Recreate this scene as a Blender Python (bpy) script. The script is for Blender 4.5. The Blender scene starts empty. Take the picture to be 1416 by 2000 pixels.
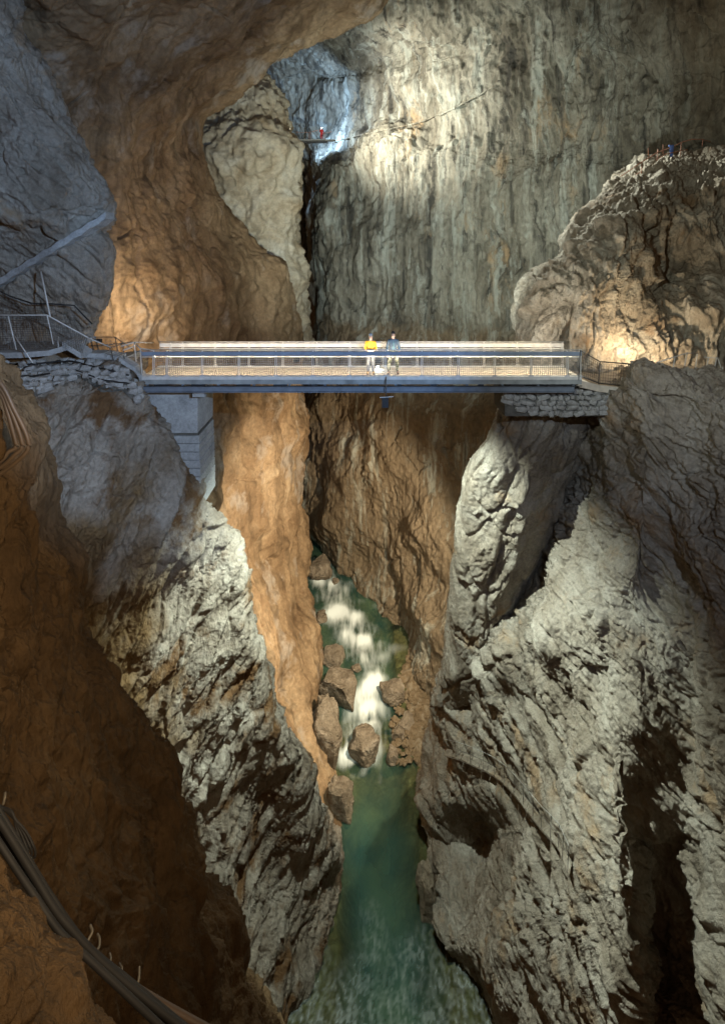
import bpy, bmesh, math, random, time
import numpy as np
from mathutils import Vector, Matrix, Euler

T0 = time.time()
scene = bpy.context.scene
COL = scene.collection
R = math.radians

# ------------------------------------------------------------------ camera
F = 1000.0 / 1416.0            # focal length over picture width
CAMZ = 5.5                     # metres above the bridge deck (deck top is z = 0)
HORIZON = 489.0                # picture row of the horizon (2000 rows)
cam_d = bpy.data.cameras.new("camera")
cam = bpy.data.objects.new("camera", cam_d)
COL.objects.link(cam)
cam.location = (0, 0, CAMZ)
cam.rotation_euler = (R(90), 0, 0)
cam_d.sensor_fit = 'HORIZONTAL'
cam_d.sensor_width = 36.0
cam_d.lens = 36.0 * F
cam_d.shift_y = -(1000.0 - HORIZON) / 1416.0
cam_d.clip_end = 1000
cam_d.clip_start = 0.05
scene.camera = cam

# ------------------------------------------------------------------ world: cave, only a faint warm ambience
world = bpy.data.worlds.new("World")
scene.world = world
world.use_nodes = True
bg = world.node_tree.nodes["Background"]
bg.inputs[0].default_value = (1.0, 0.60, 0.30, 1)
bg.inputs[1].default_value = 0.08

vs = scene.view_settings
vs.view_transform = 'Standard'
vs.look = 'None'
vs.gamma = 1.0
vs.exposure = -0.12
vs.use_curve_mapping = False
scene.cycles.use_denoising = True
scene.cycles.max_bounces = 6
scene.cycles.diffuse_bounces = 3
scene.cycles.transparent_max_bounces = 12
scene.cycles.sample_clamp_indirect = 4.0
scene.cycles.caustics_reflective = False
scene.cycles.caustics_refractive = False


def P(px, py, d):
    """picture pixel (1416 x 2000) and distance -> point in metres"""
    return ((px - 708.0) / 1000.0 * d, d, CAMZ - (py - HORIZON) / 1000.0 * d)


# ------------------------------------------------------------------ lamps
def spot(name, loc, target, watts, color, cone=60, blend=0.4, radius=0.06):
    l = bpy.data.lights.new(name, 'SPOT')
    l.energy = watts
    l.color = color
    l.spot_size = R(cone)
    l.spot_blend = blend
    l.shadow_soft_size = radius
    o = bpy.data.objects.new(name, l)
    COL.objects.link(o)
    o.location = loc
    o.rotation_euler = (Vector(target) - Vector(loc)).to_track_quat('-Z', 'Y').to_euler()
    return o


def point(name, loc, watts, color, radius=0.06):
    l = bpy.data.lights.new(name, 'POINT')
    l.energy = watts
    l.color = color
    l.shadow_soft_size = radius
    o = bpy.data.objects.new(name, l)
    COL.objects.link(o)
    o.location = loc
    return o


COOL = (0.80, 0.92, 1.0)
BLUE = (0.40, 0.63, 1.0)
WARM = (1.0, 0.79, 0.52)
WHITE = (1.0, 0.95, 0.86)
GREEN = (0.86, 1.0, 0.88)

# cool lamp by the photographer's platform, lights the near rocks and the bridge from the front
spot("platform_or_fill_lamp", (5.0, 1.0, 7.0), P(430, 400, 22), 20000, BLUE, 72, 0.35, 0.05)
spot("platform_or_fill_lamp", (4.5, 1.0, 8.0), P(1170, 900, 24), 8000, (0.62, 0.78, 1.0), 38, 0.9, 0.05)  # added blue fill for the slope right of the pillar
# small warm fill light added beside the viewpoint for the left foreground
spot("path_lamp", (2.2, 0.3, 6.2), P(200, 1110, 12), 4000, WARM, 66, 1.0, 0.05)
# greenish white fill light added left of the viewpoint, for right crag and terrace
spot("platform_or_fill_lamp", (-5.0, 1.0, 9.5), P(1330, 440, 28), 13000, (0.90, 1.0, 0.88), 52, 0.8, 0.05)
# lamp hanging under the bridge: see its builder further down
BRIDGE_LAMP = P(754, 776, 21.6)

# ------------------------------------------------------------------ noise (numpy)
rng = np.random.RandomState(7)
_perm = rng.permutation(256).astype(np.int64)
_perm = np.concatenate([_perm, _perm, _perm])
_g = rng.normal(size=(256, 3))
_g = (_g / np.linalg.norm(_g, axis=1)[:, None]).astype(np.float32)
_rv = rng.rand(256, 4).astype(np.float32)


def gnoise(p):
    p = np.asarray(p, dtype=np.float32)
    i = np.floor(p)
    f = p - i
    i = i.astype(np.int64) & 255
    u = f * f * f * (f * (f * 6 - 15) + 10)
    out = 0
    for dx in (0, 1):
        hx = _perm[i[:, 0] + dx]
        wx = u[:, 0] if dx else 1 - u[:, 0]
        for dy in (0, 1):
            hy = _perm[hx + i[:, 1] + dy]
            wy = wx * (u[:, 1] if dy else 1 - u[:, 1])
            for dz in (0, 1):
                h = _perm[hy + i[:, 2] + dz]
                g = _g[h]
                w = wy * (u[:, 2] if dz else 1 - u[:, 2])
                out = out + w * (g[:, 0] * (f[:, 0] - dx) + g[:, 1] * (f[:, 1] - dy) + g[:, 2] * (f[:, 2] - dz))
    return out * 1.5


def fbm(p, octaves=4, gain=0.5, lac=2.03):
    a, s, o = 1.0, 0.0, 1.0
    for k in range(octaves):
        s = s + a * gnoise(p * o + 13.7 * k)
        a *= gain
        o *= lac
    return s


def ridged(p, octaves=4, gain=0.5, lac=2.1):
    a, s, o = 1.0, 0.0, 1.0
    for k in range(octaves):
        s = s + a * (1 - 2 * np.abs(gnoise(p * o + 7.3 * k)))
        a *= gain
        o *= lac
    return s


def facets(p, seed=0, tilt=1.0, k=14.0):
    """broken rock: every cell of a jittered lattice is a tilted plane, narrow transitions; also the distance to the crack"""
    p = np.asarray(p, dtype=np.float32) + np.float32(seed * 17.31)
    i = np.floor(p)
    f = p - i
    i = i.astype(np.int64) & 255
    b1 = np.full(len(p), 1e9, dtype=np.float32)
    b2 = b1.copy()
    sw = np.full(len(p), 1e-12, dtype=np.float32)
    sh = np.zeros(len(p), dtype=np.float32)
    for dx in (-1, 0, 1):
        hx = _perm[(i[:, 0] + dx) & 255]
        for dy in (-1, 0, 1):
            hy = _perm[hx + ((i[:, 1] + dy) & 255)]
            for dz in (-1, 0, 1):
                h = _perm[hy + ((i[:, 2] + dz) & 255)]
                c = _rv[h]
                vx, vy, vz = f[:, 0] - dx - c[:, 0], f[:, 1] - dy - c[:, 1], f[:, 2] - dz - c[:, 2]
                d = np.sqrt(vx * vx + vy * vy + vz * vz)
                g = _g[(h * 7 + 3) & 255]
                pl = (vx * g[:, 0] + vy * g[:, 1] + vz * g[:, 2]) * tilt + (_rv[(h * 5 + 1) & 255][:, 3] - 0.5)
                w = np.exp(-k * d)
                sw += w
                sh += w * pl
                b2 = np.minimum(b2, np.maximum(b1, d))
                b1 = np.minimum(b1, d)
    return sh / sw, b2 - b1


# ------------------------------------------------------------------ materials
MATS = {}


def new_mat(name):
    m = bpy.data.materials.new(name)
    m.use_nodes = True
    nt = m.node_tree
    return m, nt, nt.nodes["Principled BSDF"], nt.nodes["Material Output"]


def rock_mat(name, cols, scale=0.35, stretch=(1, 1, 1), rot=(0, 0, 0), fine=6.0, bump=0.25, streak=0.0, streakcol=(0.05, 0.05, 0.045),
             crack=0.0, rough=0.85, patch=None, patch_scale=0.5, patch_lo=0.52, bumpdist=0.08, spec=0.25, blocks=0.0, block_scale=2.4, block_rot=(0, 0, 0), block_stretch=(1, 1, 1), streak2=None, mud_shade=None):
    m, nt, bs, out = new_mat(name)
    N, L = nt.nodes, nt.links
    tc = N.new("ShaderNodeTexCoord")
    mp = N.new("ShaderNodeMapping")
    mp.inputs["Scale"].default_value = stretch
    mp.inputs["Rotation"].default_value = rot
    L.new(tc.outputs["Object"], mp.inputs["Vector"])
    n1 = N.new("ShaderNodeTexNoise")
    n1.inputs["Scale"].default_value = scale
    n1.inputs["Detail"].default_value = 9
    n1.inputs["Roughness"].default_value = 0.62
    n1.inputs["Distortion"].default_value = 0.6
    L.new(mp.outputs[0], n1.inputs["Vector"])
    cr = N.new("ShaderNodeValToRGB")
    el = cr.color_ramp.elements
    k = len(cols)
    el[0].position = 0.28
    el[0].color = (*cols[0], 1)
    el[1].position = 0.72
    el[1].color = (*cols[-1], 1)
    for j in range(1, k - 1):
        e = el.new(0.28 + 0.44 * j / (k - 1))
        e.color = (*cols[j], 1)
    L.new(n1.outputs["Fac"], cr.inputs[0])
    col = cr.outputs[0]
    # fine grain
    n2 = N.new("ShaderNodeTexNoise")
    n2.inputs["Scale"].default_value = fine
    n2.inputs["Detail"].default_value = 6
    n2.inputs["Roughness"].default_value = 0.7
    L.new(mp.outputs[0], n2.inputs["Vector"])
    mr = N.new("ShaderNodeMapRange")
    mr.inputs["From Min"].default_value = 0.3
    mr.inputs["From Max"].default_value = 0.7
    mr.inputs["To Min"].default_value = 0.62
    mr.inputs["To Max"].default_value = 1.25
    L.new(n2.outputs["Fac"], mr.inputs["Value"])
    mx = N.new("ShaderNodeMix")
    mx.data_type = 'RGBA'
    mx.blend_type = 'MULTIPLY'
    mx.inputs["Factor"].default_value = 0.8
    L.new(col, mx.inputs["A"])
    L.new(mr.outputs[0], mx.inputs["B"])
    col = mx.outputs["Result"]
    if patch is not None:
        n3 = N.new("ShaderNodeTexNoise")
        n3.inputs["Scale"].default_value = patch_scale
        n3.inputs["Detail"].default_value = 8
        n3.inputs["Roughness"].default_value = 0.65
        L.new(mp.outputs[0], n3.inputs["Vector"])
        m3 = N.new("ShaderNodeMapRange")
        m3.inputs["From Min"].default_value = patch_lo
        m3.inputs["From Max"].default_value = patch_lo + 0.1
        L.new(n3.outputs["Fac"], m3.inputs["Value"])
        x3 = N.new("ShaderNodeMix")
        x3.data_type = 'RGBA'
        L.new(m3.outputs[0], x3.inputs["Factor"])
        L.new(col, x3.inputs["A"])
        x3.inputs["B"].default_value = (*patch, 1)
        col = x3.outputs["Result"]
    if streak > 0:
        ms = N.new("ShaderNodeMapping")
        ms.inputs["Scale"].default_value = (1.0, 1.0, 0.07)
        L.new(tc.outputs["Object"], ms.inputs["Vector"])
        ns = N.new("ShaderNodeTexNoise")
        ns.inputs["Scale"].default_value = 0.9
        ns.inputs["Detail"].default_value = 7
        ns.inputs["Roughness"].default_value = 0.6
        ns.inputs["Distortion"].default_value = 0.4
        L.new(ms.outputs[0], ns.inputs["Vector"])
        r2 = N.new("ShaderNodeMapRange")
        r2.inputs["From Min"].default_value = 0.5
        r2.inputs["From Max"].default_value = 0.66
        r2.inputs["To Max"].default_value = streak
        L.new(ns.outputs["Fac"], r2.inputs["Value"])
        x4 = N.new("ShaderNodeMix")
        x4.data_type = 'RGBA'
        L.new(r2.outputs[0], x4.inputs["Factor"])
        L.new(col, x4.inputs["A"])
        x4.inputs["B"].default_value = (*streakcol, 1)
        col = x4.outputs["Result"]
    if mud_shade is not None:      # silt low on the back wall; on the buttress also painted shade
        mx_, mz_, mcol = mud_shade
        sx = N.new("ShaderNodeSeparateXYZ")
        L.new(tc.outputs["Object"], sx.inputs[0])
        nm = N.new("ShaderNodeTexNoise")
        nm.inputs["Scale"].default_value = 0.45
        nm.inputs["Detail"].default_value = 8
        L.new(tc.outputs["Object"], nm.inputs["Vector"])
        f_ = []
        for o_, lim in ((sx.outputs["X"], mx_), (sx.outputs["Z"], mz_)):
            a1 = N.new("ShaderNodeMath")
            a1.operation = 'MULTIPLY_ADD'
            L.new(nm.outputs["Fac"], a1.inputs[0])
            a1.inputs[1].default_value = 5.0
            L.new(o_, a1.inputs[2])
            r3 = N.new("ShaderNodeMapRange")
            r3.inputs["From Min"].default_value = lim + 2.5 + 0.7
            r3.inputs["From Max"].default_value = lim + 2.5 - 0.7
            L.new(a1.outputs[0], r3.inputs["Value"])
            f_.append(r3.outputs[0])
        mm = N.new("ShaderNodeMath")
        mm.operation = 'MULTIPLY'
        L.new(f_[0], mm.inputs[0])
        L.new(f_[1], mm.inputs[1])
        x5 = N.new("ShaderNodeMix")
        x5.data_type = 'RGBA'
        L.new(mm.outputs[0], x5.inputs["Factor"])
        L.new(col, x5.inputs["A"])
        g5 = N.new("ShaderNodeMix")
        g5.data_type = 'RGBA'
        g5.blend_type = 'MULTIPLY'
        g5.inputs["Factor"].default_value = 1.0
        g5.inputs["A"].default_value = (*mcol, 1)
        L.new(mr.outputs[0], g5.inputs["B"])
        L.new(g5.outputs["Result"], x5.inputs["B"])
        col = x5.outputs["Result"]
    if streak2 is not None:
        ms = N.new("ShaderNodeMapping")
        ms.inputs["Scale"].default_value = (1.0, 1.0, 0.10)
        ms.inputs["Location"].default_value = (31, 17, 5)
        L.new(tc.outputs["Object"], ms.inputs["Vector"])
        ns = N.new("ShaderNodeTexNoise")
        ns.inputs["Scale"].default_value = 0.55
        ns.inputs["Detail"].default_value = 9
        ns.inputs["Roughness"].default_value = 0.68
        ns.inputs["Distortion"].default_value = 0.5
        L.new(ms.outputs[0], ns.inputs["Vector"])
        r2 = N.new("ShaderNodeMapRange")
        r2.inputs["From Min"].default_value = 0.52
        r2.inputs["From Max"].default_value = 0.64
        r2.inputs["To Max"].default_value = 0.8
        L.new(ns.outputs["Fac"], r2.inputs["Value"])
        x4 = N.new("ShaderNodeMix")
        x4.data_type = 'RGBA'
        L.new(r2.outputs[0], x4.inputs["Factor"])
        L.new(col, x4.inputs["A"])
        x4.inputs["B"].default_value = (*streak2, 1)
        col = x4.outputs["Result"]
    L.new(col, bs.inputs["Base Color"])
    bs.inputs["Roughness"].default_value = rough
    bs.inputs["Specular IOR Level"].default_value = spec
    bp = N.new("ShaderNodeBump")
    bp.inputs["Strength"].default_value = bump
    bp.inputs["Distance"].default_value = bumpdist
    ad = N.new("ShaderNodeMath")
    ad.operation = 'MULTIPLY_ADD'
    L.new(n1.outputs["Fac"], ad.inputs[0])
    ad.inputs[1].default_value = 1.5
    L.new(n2.outputs["Fac"], ad.inputs[2])
    h = ad.outputs[0]
    if blocks > 0:
        mb = N.new("ShaderNodeMapping")
        mb.inputs["Rotation"].default_value = tuple(R(a_) for a_ in block_rot)
        mb.inputs["Scale"].default_value = block_stretch
        L.new(tc.outputs["Object"], mb.inputs["Vector"])
        for sc_, am_ in ((block_scale, 1.0), (block_scale * 2.7, 0.45)):
            vo = N.new("ShaderNodeTexVoronoi")
            vo.distance = 'CHEBYCHEV'
            vo.inputs["Scale"].default_value = sc_
            L.new(mb.outputs[0], vo.inputs["Vector"])
            ma = N.new("ShaderNodeMath")
            ma.operation = 'MULTIPLY_ADD'
            L.new(vo.outputs["Distance"], ma.inputs[0])
            ma.inputs[1].default_value = -blocks * am_
            L.new(h, ma.inputs[2])
            h = ma.outputs[0]
    L.new(h, bp.inputs["Height"])
    L.new(bp.outputs[0], bs.inputs["Normal"])
    MATS[name] = m
    return m


def plain(name, col, rough=0.5, metal=0.0, var=0.25, scale=6.0, bump=0.0, spec=0.5):
    m, nt, bs, out = new_mat(name)
    N, L = nt.nodes, nt.links
    tc = N.new("ShaderNodeTexCoord")
    n = N.new("ShaderNodeTexNoise")
    n.inputs["Scale"].default_value = scale
    n.inputs["Detail"].default_value = 6
    L.new(tc.outputs["Object"], n.inputs["Vector"])
    mr = N.new("ShaderNodeMapRange")
    mr.inputs["From Min"].default_value = 0.3
    mr.inputs["From Max"].default_value = 0.7
    mr.inputs["To Min"].default_value = 1 - var
    mr.inputs["To Max"].default_value = 1 + var
    L.new(n.outputs["Fac"], mr.inputs["Value"])
    x = N.new("ShaderNodeMix")
    x.data_type = 'RGBA'
    x.blend_type = 'MULTIPLY'
    x.inputs["Factor"].default_value = 1
    x.inputs["A"].default_value = (*col, 1)
    L.new(mr.outputs[0], x.inputs["B"])
    L.new(x.outputs["Result"], bs.inputs["Base Color"])
    bs.inputs["Roughness"].default_value = rough
    bs.inputs["Metallic"].default_value = metal
    bs.inputs["Specular IOR Level"].default_value = spec
    if bump:
        b = N.new("ShaderNodeBump")
        b.inputs["Strength"].default_value = bump
        b.inputs["Distance"].default_value = 0.02
        L.new(n.outputs["Fac"], b.inputs["Height"])
        L.new(b.outputs[0], bs.inputs["Normal"])
    MATS[name] = m
    return m


def emit(name, col, strength):
    m, nt, bs, out = new_mat(name)
    bs.inputs["Base Color"].default_value = (*col, 1)
    bs.inputs["Emission Color"].default_value = (*col, 1)
    bs.inputs["Emission Strength"].default_value = strength
    MATS[name] = m
    return m


# ------------------------------------------------------------------ lofted rock masses
def _slopes(y):
    """limited slopes along axis 0 (no overshoot)"""
    d = y[1:] - y[:-1]
    m = np.zeros_like(y)
    m[0], m[-1] = d[0], d[-1]
    a, b = d[:-1], d[1:]
    mid = 0.5 * (a + b)
    lim = 3 * np.minimum(np.abs(a), np.abs(b))
    mid = np.clip(mid, -lim, lim)
    mid = np.where(a * b <= 0, 0.25 * mid, mid)
    m[1:-1] = mid
    return m


def _resample(y, t):
    """y (n, ...) sampled at the float indices t"""
    m = _slopes(y)
    k = np.clip(np.floor(t).astype(int), 0, len(y) - 2)
    f = (t - k).reshape((-1,) + (1,) * (y.ndim - 1))
    f2, f3 = f * f, f * f * f
    return ((2 * f3 - 3 * f2 + 1) * y[k] + (f3 - 2 * f2 + f) * m[k] + (-2 * f3 + 3 * f2) * y[k + 1] + (f3 - f2) * m[k + 1])


def _params(px, w):
    """control grid (picture positions and metres) -> float indices along axis 0, about STEP pixels apart"""
    inside = ((px[..., 0] > -80) & (px[..., 0] < 1500) & (px[..., 1] > -80) & (px[..., 1] < 2080))
    seg = np.sqrt(((px[1:] - px[:-1]) ** 2).sum(2))
    real = np.sqrt(((w[1:] - w[:-1]) ** 2).sum(2)) / np.minimum(w[1:, :, 1], w[:-1, :, 1]) * 1000
    vis = inside[1:] | inside[:-1]
    seg = np.where(vis, np.maximum(seg, 0.45 * real), 0.15 * seg).max(1)
    t = []
    for k, s in enumerate(seg):
        n = int(min(max(4, s / STEP), 160))
        t.extend(k + np.arange(n) / n)
    t.append(len(seg))
    return np.array(t)


STEP = 2.5


def normals(g):
    du = np.gradient(g, axis=0)
    dv = np.gradient(g, axis=1)
    n = np.cross(dv, du)
    n /= np.maximum(np.linalg.norm(n, axis=2, keepdims=True), 1e-9)
    return n


def loft(name, rows, style, mat, flip=False, smooth=True, kind='structure', step=None):
    global STEP
    if step:
        old, STEP = STEP, step
    rows_px = np.array([[(x, y if len(c) == 2 else c[2], c[1]) for c in cs for x in (c[0],)] for (y, cs) in rows], dtype=float)
    w = np.stack([(rows_px[..., 0] - 708) / 1000 * rows_px[..., 2], rows_px[..., 2], CAMZ - (rows_px[..., 1] - HORIZON) / 1000 * rows_px[..., 2]], 2)
    tr = _params(rows_px[..., :2], w)
    tcn = _params(rows_px[..., :2].transpose(1, 0, 2), w.transpose(1, 0, 2))
    g = _resample(w, tr)
    g = _resample(g.transpose(1, 0, 2), tcn).transpose(1, 0, 2)
    if step:
        STEP = old
    nu, nv = g.shape[:2]
    n = normals(g)
    # make normals face the camera side (majority)
    view = np.array([0, 0, CAMZ]) - g
    if ((n * view).sum(2) > 0).mean() < 0.5:
        n = -n
        flip = not flip
    p = g.reshape(-1, 3).astype(np.float32)
    nn = n.reshape(-1, 3)
    disp = style(p, nn)
    p = p + (disp if disp.ndim == 2 else nn * disp[:, None])
    idx = np.arange(nu * nv).reshape(nu, nv)
    q = np.stack([idx[:-1, :-1], idx[:-1, 1:], idx[1:, 1:], idx[1:, :-1]], 2).reshape(-1, 4)
    if flip:
        q = q[:, ::-1]
    me = bpy.data.meshes.new(name)
    me.vertices.add(len(p))
    me.vertices.foreach_set("co", p.astype(np.float32).ravel())
    me.loops.add(q.size)
    me.loops.foreach_set("vertex_index", q.ravel().astype(np.int32))
    me.polygons.add(len(q))
    me.polygons.foreach_set("loop_start", np.arange(0, q.size, 4, dtype=np.int32))
    me.polygons.foreach_set("loop_total", np.full(len(q), 4, dtype=np.int32))
    me.polygons.foreach_set("use_smooth", np.full(len(q), smooth, dtype=bool))
    me.update()
    me.validate()
    me.materials.append(mat)
    o = bpy.data.objects.new(name, me)
    COL.objects.link(o)
    if kind:
        o["kind"] = kind
    print("  loft %-28s %4dx%4d  %.1fs" % (name, nu, nv, time.time() - T0))
    return o


def rotm(rx, ry, rz):
    return np.array(Euler((R(rx), R(ry), R(rz))).to_matrix(), dtype=np.float32)


def st_smooth(big=0.9, bs=5.0, mid=0.25, ms=1.3, fine=0.05):
    """wall worn smooth by water, softly scalloped"""
    def f(p, n):
        q = p + 0.8 * np.stack([gnoise(p / 4 + 3), gnoise(p / 4 + 9), gnoise(p / 4 + 27)], 1)
        h = big * fbm(q / bs, 3) + mid * (np.abs(fbm(q / ms, 4, 0.55)) * 1.6 - 0.5)
        pl, ck = facets(q / np.array([bs * 0.7, bs * 0.7, bs * 1.1], np.float32), 3, 0.8)
        h = h + mid * 1.3 * pl - 1.2 * mid * np.exp(-(ck / 0.02) ** 2) * (gnoise(p / 4 + 71) > 0)
        pl2, ck2 = facets(q / np.array([ms * 0.9, ms * 0.9, ms * 1.6], np.float32), 8, 0.9, 20)
        h = h + mid * 0.55 * pl2
        h = h + fine * fbm(p / (ms * 0.22), 3, 0.6)
        return h
    return f


def st_streak(big=1.6, bs=7.0, vert=0.7, vs_=2.2, fine=0.12, k=0.22, calm=None):
    """tall wall with vertical flutes and flowstone; below the level calm it is worn smooth"""
    def f(p, n):
        q = p + 1.2 * np.stack([gnoise(p / 6 + 3), gnoise(p / 6 + 9), 0 * p[:, 0]], 1)
        qv = q * np.array([1, 1, k], np.float32)
        a = 1.0
        if calm is not None:
            a = 0.12 + 0.88 * np.clip((p[:, 2] - calm + 4) / 8, 0, 1)
        h = big * fbm(q / bs, 3) + a * vert * ridged(qv / vs_, 4, 0.55) * 0.45
        pl, ck = facets(qv / (vs_ * 1.1), 5, 0.8)
        h = h + a * vert * 0.7 * pl - 0.35 * np.exp(-(ck / 0.035) ** 2) * (gnoise(p / 5 + 31) > 0.05)
        pl2, ck2 = facets(qv * np.array([1, 1, 1.6], np.float32) / (vs_ * 0.3), 6, 1.0)
        h = h + a * fine * 2.2 * pl2 + fine * fbm(p / 0.6, 3, 0.6)
        return h
    return f


def st_crag(big=0.9, bs=5.0, c1=2.6, a1=0.8, c2=0.9, a2=0.3, c3=0.33, a3=0.12, fine=0.04, rot=(0, 35, 20), asp=(0.55, 1.0, 1.7)):
    """fractured limestone, blocks along a dipping bedding"""
    M = rotm(*rot)
    A = np.array(asp, np.float32)

    def f(p, n):
        wv = 0.2 * np.stack([gnoise(p / 1.7 + 3), gnoise(p / 1.7 + 9), gnoise(p / 1.7 + 27)], 1)
        q = (p + wv) @ M / A
        h = big * fbm(p / bs, 3)
        msk = 0.65 + 0.7 * gnoise(p / 3.5 + 51)
        pl, ck = facets(q / c1, 1, 1.1, 55)
        h = h + a1 * pl - 0.35 * a1 * np.exp(-(ck / 0.05) ** 2)
        pl, ck = facets(q / c2, 2, 1.2, 42)
        h = h + a2 * pl * msk - 0.5 * a2 * np.exp(-(ck / 0.06) ** 2) * msk
        pl, ck = facets((p + wv * 0.3) @ M / A / c3, 4, 1.2, 26)
        h = h + a3 * pl * msk
        h = h + fine * fbm(p / 0.22, 3, 0.65)
        return h
    return f


def st_fore(p, n):
    """muddy slope with fibrous runs down the fall line and a few ledges"""
    qv = (p + 0.3 * np.stack([gnoise(p / 1.5 + 3), gnoise(p / 1.5 + 9), 0 * p[:, 0]], 1)) * np.array([1, 1, 0.22], np.float32)
    h = 0.42 * fbm(p / 2.4, 3) + 0.12 * ridged(qv / 0.7, 4, 0.6)
    pl, ck = facets(qv / 0.9, 1, 0.8, 24)
    pl2, ck2 = facets(p / 1.9, 2, 1.0, 26)
    pl3, ck3 = facets(qv / 0.3, 4, 1.0, 20)
    return h + 0.16 * pl + 0.20 * pl2 + 0.06 * pl3 - 0.05 * np.exp(-(ck2 / 0.04) ** 2) + 0.025 * fbm(p / 0.12, 3, 0.6)


BR = [(0.10, 0.058, 0.028), (0.20, 0.125, 0.066), (0.29, 0.195, 0.11), (0.38, 0.28, 0.175)]
GREY = [(0.13, 0.10, 0.072), (0.25, 0.208, 0.16), (0.33, 0.288, 0.235), (0.44, 0.40, 0.335)]
BACK = [(0.075, 0.066, 0.05), (0.18, 0.16, 0.12), (0.29, 0.27, 0.213), (0.41, 0.395, 0.325)]

m_wall_left = rock_mat("brown_smooth_rock", BR, 0.22, fine=3.2, bump=0.45, patch=(0.30, 0.245, 0.19), patch_scale=0.2, patch_lo=0.55, bumpdist=0.2, streak=0.6, streakcol=(0.06, 0.038, 0.02), blocks=0.55, block_scale=0.8, block_stretch=(1, 1, 0.45))
m_back = rock_mat("streaked_back_wall_rock", BACK, 0.20, stretch=(1, 1, 0.35), fine=2.6, bump=0.9, streak=0.92, streakcol=(0.042, 0.040, 0.034), patch=(0.36, 0.25, 0.14), patch_scale=0.22, patch_lo=0.585, bumpdist=0.35, streak2=(0.40, 0.41, 0.35), blocks=0.9, block_scale=0.8, block_stretch=(1, 1, 0.35), mud_shade=(200, -4.0, (0.20, 0.15, 0.095)))
m_grey = rock_mat("grey_limestone", GREY, 0.45, fine=6.0, bump=0.8, patch=(0.30, 0.21, 0.13), patch_scale=0.35, patch_lo=0.57, bumpdist=0.16, blocks=1.0, block_scale=2.2, block_rot=(0, -28, 0), block_stretch=(1, 1, 0.5))
m_butt = rock_mat("silt_and_shade_limestone", GREY, 0.45, fine=6.0, bump=0.8, patch=(0.13, 0.07, 0.03), patch_scale=0.42, patch_lo=0.515, bumpdist=0.16, blocks=1.0, block_scale=2.2, block_rot=(0, -28, 0), block_stretch=(1, 1, 0.5), mud_shade=(-8.6, -3.8, (0.19, 0.12, 0.055)))  # brown side and pockets: silt, with shade painted into the colour
m_greyr = rock_mat("grey_bedded_limestone", GREY, 0.45, fine=6.0, bump=0.8, patch=(0.30, 0.21, 0.13), patch_scale=0.35, patch_lo=0.57, bumpdist=0.16, blocks=1.0, block_scale=2.2, block_rot=(0, 42, 0), block_stretch=(1, 1, 0.5))
m_crag = rock_mat("columnar_limestone", [(0.15, 0.12, 0.085), (0.30, 0.255, 0.195), (0.40, 0.36, 0.295), (0.50, 0.47, 0.40)], 0.45, fine=6.0, bump=0.9, patch=(0.27, 0.18, 0.105), patch_scale=0.3, patch_lo=0.58, bumpdist=0.2, blocks=1.2, block_scale=1.6, block_rot=(0, 10, 0), block_stretch=(1, 1, 0.5))
m_fore = rock_mat("muddy_brown_rock", [(0.06, 0.034, 0.014), (0.11, 0.064, 0.028), (0.17, 0.105, 0.05)], 0.6, stretch=(1, 1, 0.35), fine=7.0, bump=0.9, bumpdist=0.1, rough=0.7, blocks=0.8, block_scale=3.0, block_stretch=(1, 1, 0.4))
m_tower = rock_mat("pale_tower_rock", [(0.22, 0.15, 0.08), (0.36, 0.30, 0.21), (0.46, 0.42, 0.34)], 0.25, fine=2.4, bump=0.5, bumpdist=0.25)

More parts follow.
